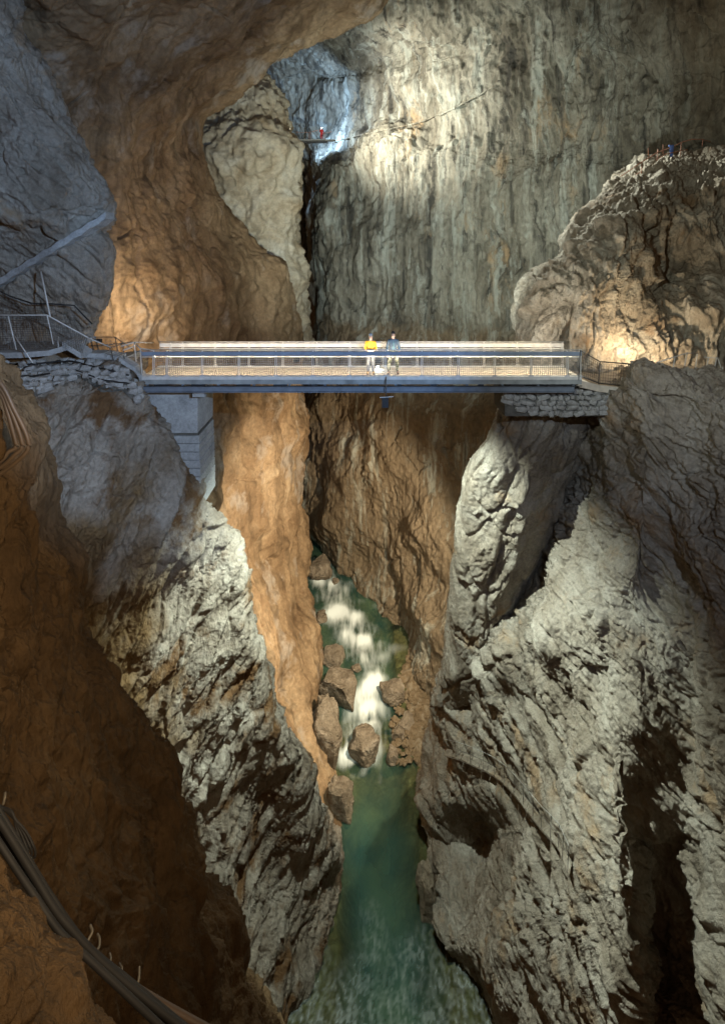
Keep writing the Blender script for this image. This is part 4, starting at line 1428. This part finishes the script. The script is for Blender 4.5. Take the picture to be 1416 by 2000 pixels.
pipe_rail("mesh_railing", "galvanised mesh railing along the left walkway with a brace", [
    [(-40, 615, 20.2), (92, 615, 20.5), (172, 659, 21.3), (216, 678, 21.9)],
    [(28, 655, 20.3), (64, 708, 19.8)]],
    [((16, 617, 20.3), (32, 683, 20.4)), ((92, 616, 20.5), (104, 672, 20.6)), ((114, 657, 20.8), (114, 681, 20.8))],
    m_steel, 0.024, mesh=[((-40, 617, 20.25), (92, 617, 20.5), (104, 680, 20.55), (-40, 684, 20.3), 0.09),
                          ((92, 617, 20.5), (170, 660, 21.3), (160, 690, 21.4), (104, 672, 20.6), 0.09)])
pipe_rail("fence_post", "tall thin leaning pole above the left mesh railing", [[(80, 530, 21.3), (98, 618, 20.7)]], [], m_steel, 0.03, "pole")
pipe_rail("rockfall_net", "wire net hung from a sagging cable on the left rock", [
    [(-40, 548, 22.0), (20, 578, 21.8), (62, 592, 21.8), (105, 593, 22.0), (145, 596, 22.2), (160, 612, 22.3), (180, 632, 22.6)]], [], m_cable, 0.03, "net",
    mesh=[((-40, 552, 21.9), (60, 593, 21.7), (60, 640, 21.9), (-40, 640, 21.9), 0.16), ((60, 593, 21.7), (145, 597, 22.0), (165, 655, 22.0), (60, 640, 21.9), 0.16),
          ])
pipe_rail("stair_railing", "dark steel railing at the stairs by the warm-lit left corner", [
    [(172, 658, 23.6), (225, 658, 23.8), (262, 684, 23.6)], [(180, 660, 22.3), (214, 679, 22.2), (250, 668, 22.6), (272, 668, 23.6)],
    [(170, 676, 23.0), (216, 672, 23.4), (240, 670, 23.9)]],
    [((177, 659, 23.4), (187, 704, 22.9)), ((188, 662, 23.0), (198, 706, 22.7)), ((225, 658, 23.8), (231, 692, 23.4)), ((216, 680, 22.2), (222, 704, 22.2)), ((240, 674, 22.4), (243, 702, 22.2))],
    m_dark, 0.022, mesh=[((176, 662, 23.3), (225, 660, 23.7), (230, 690, 23.4), (186, 702, 22.9), 0.2)])
pipe_rail("bridge_gate_railing", "grey railing panel joining the stairs to the near bridge rail", [
    [(236, 676, 22.3), (262, 668, 22.6), (300, 669, 24.1)], [(240, 684, 22.3), (262, 676, 22.6)], [(262, 668, 22.6), (274, 680, 22.3), (300, 684, 22.2)]],
    [((262, 668, 22.6), (266, 706, 22.5)), ((274, 680, 22.3), (277, 735, 22.2))], m_steel, 0.025)

ramp = thing("stone_parapet", "pale sloping parapet of an old path across the upper left rock", "parapet")
pr = []
for f in np.linspace(0, 1, 30):
    px, py = -30 + 236 * f, 560 - 146 * f
    p_, nor = hit(UL, px, py)
    d_ = p_.y if p_ is not None else 22.5
    pr.append((px, py, d_))
pd_ = np.array([p[2] for p in pr])
pd_ = np.convolve(np.pad(pd_, 4, mode='edge'), np.ones(9) / 9, 'valid') - 0.28
ribbon([P(pr[k][0], pr[k][1] + 1.5 * math.sin(k * 1.7), pd_[k]) for k in range(30)], 0.8, 0.30, m_conc, "coping", ramp)

# cables strung along the left wall
def wall_cable(label, rock, pts, r, mat, off=0.05, name="cable"):
    out_ = []
    for k in range(len(pts) - 1):
        (x0, y0), (x1, y1) = pts[k], pts[k + 1]
        n_ = max(2, int(abs(x1 - x0) / 10))
        for j in range(n_):
            f = j / n_
            px, py = x0 + (x1 - x0) * f, y0 + (y1 - y0) * f
            p_, nor = hit(rock, px, py)
            if p_ is not None and p_.y < 27:
                out_.append((px, py, p_.y))
    if len(out_) < 3:
        return None
    d_ = np.array([p[2] for p in out_])
    d_ = np.minimum(d_, np.convolve(np.pad(d_, 2, mode='edge'), np.ones(5) / 5, 'valid')) - off
    pts3 = [P(p[0], p[1] + rnd.uniform(-1, 1), dd) for p, dd in zip(out_, d_)]
    o_ = MB().tube(curve_pts(pts3, 3), r, 6).build(name, mat, None, smooth=True)
    return tag(o_, label, "cable", "cables along the left wall")


wall_cable("uppermost black cable across the rubble wall", BUT, [(0, 711), (70, 711), (135, 704), (180, 715), (262, 735)], 0.035, m_cable, 0.2)
wall_cable("second pale cable across the rubble wall", BUT, [(0, 730), (60, 726), (140, 718), (190, 738), (270, 748)], 0.035, m_greycable, 0.22)
wall_cable("third dark cable across the rubble wall", BUT, [(0, 737), (70, 733), (145, 722), (200, 742), (272, 752)], 0.03, m_cable, 0.24)
wall_cable("lowest pale cable sagging below the rubble wall", BUT, [(0, 746), (50, 742), (100, 733), (150, 726), (205, 748), (240, 757), (272, 755)], 0.03, m_greycable, 0.24)

# concrete pier under the left bridge end
pier = thing("concrete_pier", "tall concrete pier under the left bridge end", "pier")
PX0, PX1, PY = (262 - 708) * .0232, (386 - 708) * .0232, 23.2
def zrow(py, d=23.2):
    return CAMZ - (py - HORIZON) / 1000 * d
MB().box(PX0, PX1, PY, PY + 2.4, zrow(846), zrow(768)).build("top_block", m_conc, pier, bevel=0.03)
MB().box(PX0, PX1 + 0.02, PY + 0.06, PY + 2.3, zrow(851), zrow(846.5)).build("joint", m_mortar, pier)
for k in range(9):
    z1, z0 = zrow(851.5 + 16 * k), zrow(851.5 + 16 * (k + 1) - 1.2)
    e = rnd.uniform(-0.02, 0.03)
    MB().box(PX0 + 0.05 + 0.1 * k, PX1 + 0.05 + 0.015 * k + e, PY - 0.03 + e, PY + 2.3, z0, z1).build("concrete_course", m_conc, pier, bevel=0.03)
MB().box(PX1 - 0.05, PX1 + 0.5, PY - 0.6, PY - 0.02, -0.98, -0.66).build("bearing_block", m_conc, pier, bevel=0.02)

# rubble abutment under the right bridge end
ab = thing("rubble_abutment", "dark rubble stone abutment under the right bridge end", "abutment")
AY = 22.75
MB().box(bx(990) + 0.1, bx(1240), AY + 0.12, AY + 2.0, -1.9, -0.68).build("core", m_mortar, ab)
for r_ in range(5):
    x = bx(988) + rnd.uniform(0, 0.2) + 0.5 * max(0, r_ - 2)
    while x < bx(1225):
        w = rnd.choice([0.16, 0.24, 0.3, 0.42, 0.55]) * rnd.uniform(0.85, 1.15)
        o = link("stone", STONES[rnd.randrange(10)], ab)
        o.scale = (w * 0.46, 0.16, rnd.uniform(0.085, 0.135))
        o.location = (x + w / 2, AY + 0.05 + rnd.uniform(0, 0.09), -0.80 - 0.235 * r_ + rnd.uniform(-.05, .05))
        o.rotation_euler = (rnd.uniform(-.2, .2), rnd.uniform(-.4, .4), rnd.uniform(-.25, .25))
        x += w

# ------------------------------------------------------------------ right path
rp = thing("right_path", "lit path leading from the right bridge end round the rock", "path")
rp_pts = [P(1130, 742, 22.2), P(1172, 752, 22.6), P(1225, 758, 23.0), P(1275, 745, 23.6), P(1345, 728, 24.2), P(1440, 735, 24.0)]
ribbon(rp_pts, 2.6, 0.3, m_deck, "slab", rp)
pipe_rail("path_railing", "dark mesh railing from the bridge end along the right path", [
    [(1133, 684, 22.2), (1172, 706, 22.6), (1262, 713, 23.0)], [(1133, 734, 22.2), (1170, 748, 22.6), (1228, 754, 23.0)]],
    [((1133, 684, 22.2), (1130, 742, 22.2)), ((1172, 706, 22.6), (1169, 750, 22.6)), ((1228, 710, 22.9), (1226, 756, 23.0))], m_dark, 0.028,
    mesh=[((1137, 690, 22.2), (1170, 709, 22.55), (1167, 745, 22.6), (1134, 732, 22.2), 0.12), ((1175, 710, 22.6), (1228, 714, 22.9), (1226, 752, 23.0), (1172, 748, 22.6), 0.12)])
pipe_rail("curved_path_railing", "steel railing of the right path curving behind the rock fins", [
    [(1282, 708, 23.4), (1310, 699, 23.7), (1342, 689, 24.0), (1362, 690, 24.2)], [(1376, 697, 23.8), (1402, 699, 23.6), (1409, 720, 23.4)]],
    [((1318, 697, 23.8), (1314, 724, 23.8)), ((1342, 689, 24.0), (1335, 724, 24.0)), ((1362, 690, 24.2), (1358, 720, 24.2)), ((1384, 698, 23.8), (1377, 728, 23.8)), ((1400, 699, 23.6), (1394, 722, 23.6)), ((1412, 716, 23.4), (1408, 738, 23.4))],
    m_steel, 0.024)
o = link("path_lamp", boulder_mesh(90, 0.16, 0.13, 0.22, plain("white_lamp_glass", (0.8, 0.78, 0.72), 0.4), 3, 0.12))
o.location = P(1219, 744, 22.75)
tag(o, "small white lamp at the foot of the right mesh railing", "lamp")

# ------------------------------------------------------------------ upper right terrace railing
def D(px, py, rock=CRAG, off=0.15, default=36):
    p_, nor = hit(rock, px, py)
    return (p_.y - off) if p_ is not None else default


tr_pts = [(1199, 352), (1230, 332), (1254, 315), (1285, 296), (1312, 287), (1331, 277), (1352, 271), (1372, 271), (1388, 276)]
dd = [37.5, 36.8, 36.2, 36.6, 37, 37, 37, 37.2, 37.4]
pipe_rail("terrace_railing", "rusty handrail climbing along the upper right terrace", [
    [(x, y, d) for (x, y), d in zip(tr_pts, dd)], [(1215, 364, 36.8), (1265, 322, 36.2), (1300, 300, 36.8), (1343, 291, 37)]],
    [((1199, 346, 37.5), (1199, 372, 37.5)), ((1254, 315, 36.2), (1251, 358, 36.0)), ((1285, 290, 36.6), (1282, 328, 36.4)), ((1295, 281, 37.4), (1295, 300, 37.4)), ((1315, 283, 37), (1313, 304, 37)), ((1331, 277, 37), (1328, 311, 36.9)), ((1373, 271, 37.2), (1371, 286, 37.2)), ((1266, 288, 38), (1266, 304, 38))],
    m_rust, 0.03)
b = MB()
vs_ = []
for j in range(7):
    for i in range(4):
        w = (i - 1.5) * (0.12 - 0.012 * j)
        vs_.append((w + 0.03 * math.sin(j), 0.05 * math.sin(i * 2.2 + j), -j * 0.14))
    for i in range(4):
        w = (1.5 - i) * (0.12 - 0.012 * j)
        vs_.append((w + 0.03 * math.sin(j), 0.09 + 0.05 * math.sin(i * 2.2 + j), -j * 0.14))
fs = []
for j in range(6):
    for i in range(8):
        fs.append((j * 8 + i, j * 8 + (i + 1) % 8, (j + 1) * 8 + (i + 1) % 8, (j + 1) * 8 + i))
fs += [tuple(range(7, -1, -1)), tuple(range(48, 56))]
b.add(vs_, fs)
o = b.build("blue_cloth", plain("blue_cloth", (0.12, 0.22, 0.62), 0.8, 0, 0.3), None, smooth=True)
o.location = P(1312, 282, 36.9)
tag(o, "blue cloth hanging on the upper right terrace handrail", "cloth")

# ------------------------------------------------------------------ old walkway low on the right cliff
ow = thing("old_ledge_path", "narrow pale ledge path descending the lower right cliff", "path")
op = [(866, 1474), (900, 1484), (935, 1500), (965, 1515), (990, 1536), (1015, 1565), (1040, 1598), (1062, 1625), (1086, 1650), (1098, 1676), (1112, 1710)]
o3 = []
for x, y in op:
    o3.append((x, y, D(x, y, WR, 0.25, 33)))
dsm = np.array([p[2] for p in o3])
dsm = np.minimum(np.convolve(np.pad(dsm, 1, mode='edge'), np.ones(3) / 3, 'valid'), dsm) - 0.3
o3 = [(p[0], p[1], d) for p, d in zip(o3, dsm)]
cp = curve_pts([P(*p) for p in o3], 4)
for k in range(0, len(cp) - 1, 2):
    a, c = Vector(cp[k]), Vector(cp[min(k + 2, len(cp) - 1)])
    ribbon([a.lerp(c, 0.01), a.lerp(c, 0.97)], 0.5, 0.10, m_greyr, "slab", ow, (0.55, 0.8, 0))
orl = thing("old_ledge_handrail", "thin wire handrail with slanted posts along the lower right ledge path", "railing")
tops = []
for k in range(0, len(cp), 3):
    a = Vector(cp[k])
    t_ = a + Vector((0.05, 0, 1.05))
    tops.append(t_)
    MB().bar(a - Vector((0, 0, .1)), t_, 0.013).build("post", m_dark, orl)
MB().tube(tops, 0.016, 5).build("wire", m_greycable, orl)
MB().tube([t_ - Vector((0, 0, 0.5)) for t_ in tops], 0.012, 5).build("wire", m_dark, orl)

# ------------------------------------------------------------------ pipes, cables and hooks beside the photographer
def near_tube(name, label, pts, r, mat, cat):
    o_ = MB().tube(curve_pts([P(*p) for p in pts], 8), r, 10).build(name, mat, None, smooth=True)
    return tag(o_, label, cat, "pipes and cables beside the viewpoint")


near_tube("pipe", "thick rusty pipe running down the dark left slope, nearest the ledge", [(-60, 1560, 4.2), (0, 1650, 4.1), (60, 1740, 4.05), (125, 1830, 4.0), (190, 1890, 4.0), (270, 1965, 4.0), (360, 2050, 4.0)], 0.024, m_cable, "pipe")
near_tube("pipe", "second thick dark pipe beside the nearest one", [(-60, 1520, 4.5), (0, 1605, 4.4), (60, 1700, 4.35), (125, 1800, 4.3), (200, 1880, 4.3), (300, 1965, 4.3), (400, 2040, 4.3)], 0.028, m_cable, "pipe")
near_tube("pipe", "brown pipe farthest from the ledge, straightening below the hooks", [(130, 1830, 4.75), (175, 1860, 4.7), (240, 1915, 4.7), (320, 1965, 4.7), (420, 2020, 4.7)], 0.034, plain("brown_pipe", (0.07, 0.04, 0.022), 0.6, 0, 0.3, 3), "pipe")
for k, (off, lab) in enumerate([(0, "thin black cable lying between the thick pipes"), (13, "thin black cable left of the thick pipes"), (26, "thin slack cable sagging beside the pipes")]):
    near_tube("cable", lab, [(-40 + off, 1560, 4.55), (20 + off, 1660, 4.5), (75 + off, 1750, 4.45), (140 + off, 1840, 4.42), (215 + off, 1905, 4.4), (300 + off, 1975, 4.4), (380 + off, 2040, 4.4)], 0.018, m_cable, "cable")
for k in range(4):
    near_tube("cable", ["outermost loop of black cable hanging at the left edge above the pipes", "second loop of black cable hanging at the left edge", "third loop of black cable hanging at the left edge", "innermost loop of black cable hanging at the left edge"][k],
              [(-30, 1555 + 4 * k, 4.8), (10 + 3 * k, 1583, 4.7), (48 - 5 * k, 1622, 4.65), (66 - 7 * k, 1655, 4.6), (69 - 7 * k, 1672 - 3 * k, 4.6), (58 - 6 * k, 1676 - 3 * k, 4.6), (30, 1620, 4.7)], 0.010, m_cable, "cable")
for k, pts in enumerate([[(160, 1848, 4.4), (172, 1838, 4.5), (180, 1822, 4.55), (176, 1808, 4.6)], [(186, 1862, 4.4), (194, 1848, 4.5), (194, 1834, 4.55), (190, 1826, 4.6)], [(208, 1886, 4.4), (216, 1876, 4.5), (214, 1864, 4.6)], [(233, 1905, 4.4), (238, 1895, 4.5), (233, 1884, 4.6)], [(270, 1920, 4.6), (272, 1905, 4.65), (272, 1890, 4.7)], [(6, 1572, 4.4), (9, 1560, 4.4), (10, 1549, 4.45)]]):
    o = MB().tube(curve_pts([P(*p) for p in pts], 5), 0.011, 6).build("pipe_hook", m_hook, None, smooth=True)
    tag(o, ["tallest bent metal hook above the pipes", "second bent metal hook beside the tallest one", "short metal hook where the slack cable ends", "small metal hook right of the short one", "straight metal pin lowest along the pipes", "metal pin at the left picture edge above the cable loops"][k], "hook", "hooks holding the pipes")
coil = []
for k, (r1, lab) in enumerate([(0, "outermost big cable loop hanging at the left edge below the rubble wall"), (12, "middle big cable loop hanging at the left edge"), (24, "innermost big cable loop hanging at the left edge")]):
    pts = [(-40, 715 + k * 8, 7.9), (0, 748 + k * 10, 7.8), (28 - r1 * 0.6, 800, 7.8), (50 - r1, 845, 7.8), (56 - r1, 872, 7.8), (40 - r1, 895 - k * 6, 7.75), (0, 925 - r1, 7.7), (-50, 945 - r1, 7.6)]
    o = MB().tube(curve_pts([P(*p) for p in pts], 6), 0.035, 8).build("cable", plain("brown_cable_%d" % k, (0.12, 0.08, 0.05), 0.5, 0, 0.3, 3), None, smooth=True)
    tag(o, lab, "cable", "cable coil at the left edge")

# ------------------------------------------------------------------ far catwalk
cw = thing("far_catwalk", "narrow far catwalk with a red handrail before the dark passage", "catwalk")
CD = 76.0
MB().box((574 - 708) * .076, (655 - 708) * .076, CD, CD + 1.0, zrow(273, CD), zrow(271, CD)).build("deck", m_plank, cw)
MB().box((590 - 708) * .076, (640 - 708) * .076, CD + 0.2, CD + 0.8, zrow(277, CD), zrow(273.1, CD)).build("beam", m_dark, cw)
for a, c in (((578, 257), (602, 258)), ((602, 258), (626, 252)), ((634, 260), (648, 256))):
    MB().bar(P(*a, CD), P(*c, CD), 0.04).build("rail", m_rust, cw)
for px in (603, 606, 634):
    MB().bar(P(px, 257, CD), P(px, 272, CD), 0.04).build("post", m_rust, cw)

# ------------------------------------------------------------------ old path cut across the back wall
bp_ = thing("back_wall_ledge", "narrow ledge path rising across the lit back wall from the catwalk", "path")
lp = [(652, 274), (700, 262), (760, 250), (820, 236), (880, 212), (930, 186), (965, 166)]
l3 = []
for f in np.linspace(0, len(lp) - 1, 40):
    k = min(int(f), len(lp) - 2)
    x = lp[k][0] + (lp[k + 1][0] - lp[k][0]) * (f - k)
    y = lp[k][1] + (lp[k + 1][1] - lp[k][1]) * (f - k) + rnd.uniform(-1, 1)
    l3.append((x, y, D(x, y, WB, 0.0, 66)))
ld = np.array([p[2] for p in l3])
ld = np.minimum(ld, np.convolve(np.pad(ld, 2, mode='edge'), np.ones(5) / 5, 'valid')) - 0.35
for k in range(0, 39, 3):
    pts = [P(l3[j][0], l3[j][1], ld[j]) for j in range(k, min(k + 4, 40))]
    ribbon(pts, 1.6, 0.13 + 0.08 * rnd.random(), m_back, "ledge_slab", bp_)

# ------------------------------------------------------------------ people
def skin_mesh(name, joints, edges, mat, sub=2, root=0):
    """joints: name -> (x, y, z, r) or (x, y, z, rx, ry)"""
    keys = list(joints)
    me = bpy.data.meshes.new(name)
    me.from_pydata([joints[k][:3] for k in keys], [(keys.index(a), keys.index(b)) for a, b in edges], [])
    o_ = bpy.data.objects.new(name, me)
    COL.objects.link(o_)
    md = o_.modifiers.new("skin", 'SKIN')
    md.use_smooth_shade = True
    sv = me.skin_vertices[0].data
    for k, key in enumerate(keys):
        j = joints[key]
        sv[k].radius = (j[3], j[4] if len(j) > 4 else j[3])
        sv[k].use_root = (k == root)
    sb = o_.modifiers.new("sub", 'SUBSURF')
    sb.levels = sb.render_levels = sub
    dg = bpy.context.evaluated_depsgraph_get()
    dg.update()
    baked = bpy.data.meshes.new_from_object(o_.evaluated_get(dg))
    baked.name = name
    bpy.data.objects.remove(o_)
    baked.materials.clear()
    baked.materials.append(mat)
    baked.polygons.foreach_set("use_smooth", [True] * len(baked.polygons))
    return baked


m_skin = plain("skin", (0.55, 0.36, 0.27), 0.55, 0, 0.08)
m_eye = plain("dark_eye", (0.03, 0.025, 0.02), 0.3, 0, 0.1)


def camo(name):
    m, nt, bs, out = new_mat(name)
    N, L = nt.nodes, nt.links
    tc = N.new("ShaderNodeTexCoord")
    n_ = N.new("ShaderNodeTexNoise")
    n_.inputs["Scale"].default_value = 9
    n_.inputs["Detail"].default_value = 1
    L.new(tc.outputs["Object"], n_.inputs["Vector"])
    cr = N.new("ShaderNodeValToRGB")
    cr.color_ramp.interpolation = 'CONSTANT'
    e = cr.color_ramp.elements
    e[0].color = (0.09, 0.10, 0.06, 1)
    e[1].position, e[1].color = 0.47, (0.22, 0.22, 0.14, 1)
    x = e.new(0.58)
    x.color = (0.42, 0.42, 0.32, 1)
    L.new(n_.outputs["Fac"], cr.inputs[0])
    L.new(cr.outputs[0], bs.inputs["Base Color"])
    bs.inputs["Roughness"].default_value = 0.85
    return m


def person(label, loc, rz, h, arms, coat, legs, boot, hat, collar=None, hem=None, group=None, pack=None, legs_mat2=None, spread=0.11):
    k = h / 1.75
    t_ = thing("person", label, "person", group, loc)
    t_.rotation_euler = (0, 0, rz)
    J = {"pel": (0, 0, .96, .13, .10), "spi": (0, 0, 1.14, .125, .095), "che": (0, 0, 1.36, .155, .11), "nek": (0, 0, 1.50, .055),
         "jaw": (0, -.012, 1.575, .07, .08), "hea": (0, 0, 1.66, .088, .10), "crn": (0, .01, 1.74, .05, .06)}
    E = [("pel", "spi"), ("spi", "che"), ("che", "nek"), ("nek", "jaw"), ("jaw", "hea"), ("hea", "crn")]
    CJ = {"pel": (0, 0, .93, .165, .13), "spi": (0, 0, 1.14, .160, .125), "che": (0, 0, 1.36, .180, .135), "col": (0, .01, 1.485, .085)}
    CE = [("pel", "spi"), ("spi", "che"), ("che", "col")]
    TJ = {"pel": (0, 0, .96, .15, .12), "wai": (0, 0, 1.06, .15, .12)}
    TE = [("pel", "wai")]
    for s, sd in ((-1, "l"), (1, "r")):
        sh, el, wr, ha = arms[sd]
        J["sh" + sd] = (s * .17, 0, 1.41, .06)
        J["el" + sd] = (*el, .043)
        J["wr" + sd] = (*wr, .03)
        J["pa" + sd] = (*ha, .036, .022)
        E += [("che", "sh" + sd), ("sh" + sd, "el" + sd), ("el" + sd, "wr" + sd), ("wr" + sd, "pa" + sd)]
        hv, wv = Vector(ha), Vector(wr)
        dirv = (hv - wv).normalized()
        side = dirv.cross(Vector((0, -1, 0.2))).normalized()
        for q_, (off, ln) in enumerate([(-.027, .06), (-.009, .072), (.009, .07), (.027, .055)]):
            f1 = hv + side * off + dirv * ln * 0.55
            f2 = f1 + dirv * ln * 0.5 + Vector((0, -.012, -.012))
            J["f%d%s" % (q_, sd)] = (*f1, .0095)
            J["g%d%s" % (q_, sd)] = (*f2, .008)
            E += [("pa" + sd, "f%d%s" % (q_, sd)), ("f%d%s" % (q_, sd), "g%d%s" % (q_, sd))]
        th = wv.lerp(hv, 0.55) - side * s * 0.045 + dirv * 0.015
        J["th" + sd] = (*th, .011)
        J["tt" + sd] = (*(th + dirv * 0.04), .009)
        E += [("pa" + sd, "th" + sd), ("th" + sd, "tt" + sd)]
        CJ["sh" + sd] = (s * .185, 0, 1.415, .078)
        CJ["el" + sd] = (*el, .062)
        CJ["wr" + sd] = (*(Vector(wr).lerp(Vector(el), 0.12)), .048)
        CE += [("che", "sh" + sd), ("sh" + sd, "el" + sd), ("el" + sd, "wr" + sd)]
        J["hp" + sd] = (s * .085, 0, .90, .08)
        J["kn" + sd] = (s * spread, -.015, .50, .052)
        J["an" + sd] = (s * (spread + .01), .02, .09, .036)
        J["to" + sd] = (s * (spread + .03), -.13, .035, .032)
        E += [("pel", "hp" + sd), ("hp" + sd, "kn" + sd), ("kn" + sd, "an" + sd), ("an" + sd, "to" + sd)]
        TJ["hp" + sd] = (s * .09, 0, .88, .105)
        TJ["kn" + sd] = (s * spread, -.012, .50, .078)
        TJ["an" + sd] = (s * (spread + .01), .015, .12, .068)
        TE += [("pel", "hp" + sd), ("hp" + sd, "kn" + sd), ("kn" + sd, "an" + sd)]
    def add(name, me, lab=None):
        o_ = link(name, me, t_)
        o_.scale = (k, k, k)
        if lab:
            o_["label"] = lab
        return o_
    add("body", skin_mesh("body", J, E, m_skin))
    add("jacket", skin_mesh("jacket", CJ, CE, coat))
    add("trousers", skin_mesh("trousers", TJ, TE, legs))
    for s, sd in ((-1, "l"), (1, "r")):
        x = s * (spread + .015)
        add("boot", skin_mesh("boot", {"a": (x, .02, .16, .058), "b": (x, .025, .06, .055), "c": (x + s * .02, -.09, .05, .05, .045), "d": (x + s * .03, -.15, .042, .04, .038)}, [("a", "b"), ("b", "c"), ("c", "d")], boot))
    add("hat", skin_mesh("hat", {"a": (0, .012, 1.695, .112, .122), "b": (0, .018, 1.775, .095, .105), "c": (0, .02, 1.825, .045)}, [("a", "b"), ("b", "c")], hat))
    if collar:
        add("collar", skin_mesh("collar", {"a": (0, .01, 1.44, .10), "b": (0, .01, 1.53, .085)}, [("a", "b")], collar))
    if hem:
        add("underlayer", skin_mesh("underlayer", {"a": (0, 0, .82, .16, .135), "b": (0, 0, .98, .158, .13)}, [("a", "b")], hem))
    if pack:
        pack(add)
    nose = skin_mesh("nose", {"a": (0, -.092, 1.645, .008), "b": (0, -.108, 1.615, .014)}, [("a", "b")], m_skin, 1)
    add("nose", nose)
    for s in (-1, 1):
        add("eye", skin_mesh("eye", {"a": (s * .03 - .006, -.088, 1.655, .008), "b": (s * .03 + .006, -.088, 1.655, .008)}, [("a", "b")], m_eye, 1))
    add("mouth", skin_mesh("mouth", {"a": (-.02, -.084, 1.578, .006), "b": (.02, -.084, 1.578, .006)}, [("a", "b")], plain("lips_" + str(len(MATS)), (0.42, 0.2, 0.17), 0.5, 0, 0.1), 1))
    return t_


arms_front = {"l": (0, (-.24, -.02, 1.16), (-.12, -.22, 1.10), (-.05, -.25, 1.10)), "r": (0, (.24, -.02, 1.16), (.12, -.22, 1.09), (.05, -.25, 1.08))}
arms_down = {"l": (0, (-.25, .02, 1.14), (-.25, -.10, .93), (-.245, -.13, .86)), "r": (0, (.25, .02, 1.14), (.25, -.10, .93), (.245, -.13, .86))}
navy = plain("navy_padded_jacket", (0.022, 0.05, 0.085), 0.6, 0, 0.3, 14, 0.3)
yellow = plain("yellow_jacket", (0.78, 0.40, 0.02), 0.6, 0, 0.15, 10, 0.3)


def woman_extra(add):
    add("hands_pouch", skin_mesh("hands_pouch", {"a": (-.06, -.25, 1.13, .04), "b": (.06, -.25, 1.13, .04)}, [("a", "b")], m_black, 1))


def man_extra(add):
    add("zip", skin_mesh("zip", {"a": (0, -.13, 1.05, .008), "b": (0, -.138, 1.30, .008), "c": (0, -.115, 1.42, .008)}, [("a", "b"), ("b", "c")], plain("teal_zip", (0.1, 0.35, 0.4), 0.5), 1))
    add("hood", skin_mesh("hood", {"a": (-.10, .05, 1.50, .05), "b": (0, .11, 1.53, .06), "c": (.10, .05, 1.50, .05)}, [("a", "b"), ("b", "c")], navy))


PYD = 22.75
def pxat(px):
    return (px - 708) / 1000 * PYD


person("person in yellow jacket and grey beanie standing on the bridge", (pxat(724), PYD, 0), 0.0, 1.76, arms_front, yellow,
       plain("grey_trousers", (0.30, 0.31, 0.32), 0.8, 0, 0.3, 12), plain("tan_boots", (0.55, 0.38, 0.18), 0.7), plain("grey_beanie", (0.22, 0.26, 0.30), 0.9, 0, 0.3, 30),
       collar=m_black, hem=plain("pale_pink_layer", (0.62, 0.45, 0.46), 0.8, 0, 0.1), group="visitors on the bridge", pack=woman_extra, spread=0.10)
person("person in navy padded jacket and patterned trousers standing on the bridge", (pxat(768), PYD + 0.05, 0), 0.05, 1.84, arms_down, navy, camo("camouflage_trousers"),
       plain("brown_boots", (0.10, 0.06, 0.035), 0.6), plain("black_beanie", (0.012, 0.012, 0.014), 0.9), group="visitors on the bridge", pack=man_extra, spread=0.17)
redm = plain("red_overalls", (0.60, 0.02, 0.02), 0.6, 0, 0.15)
cav = person("caver in red overalls with a shining headlamp on the far catwalk", ((628 - 708) * .0762, CD + 0.35, zrow(271, CD)), 0.1, 1.80,
             {"l": (0, (-.25, -.05, 1.15), (-.30, -.25, 1.02), (-.31, -.30, 1.00)), "r": (0, (.25, .02, 1.14), (.26, -.06, .92), (.255, -.08, .85))},
             redm, redm, m_black, plain("red_helmet", (0.5, 0.03, 0.03), 0.4))
o = link("headlamp", skin_mesh("headlamp", {"a": (-.05, -.12, 1.76, .05), "b": (.05, -.12, 1.76, .05)}, [("a", "b")], emit("headlamp_glow", (0.8, 0.9, 1.0), 60.0), 1), cav)
pl = spot("headlamp_light", (0.12, -0.22, 1.85), (2.0, -0.6, 2.2), 4000, (0.72, 0.86, 1.0), 150, 0.8, 0.1)
pl.parent = cav
ps = spot("headlamp_light", (0.0, 0.3, 1.95), (-0.6, 3.0, 2.6), 20000, (0.42, 0.65, 1.0), 150, 0.8, 0.1)
ps.parent = cav
print("script done", time.time() - T0)
print("verts", sum(len(m.vertices) for m in bpy.data.meshes), "polys", sum(len(m.polygons) for m in bpy.data.meshes))
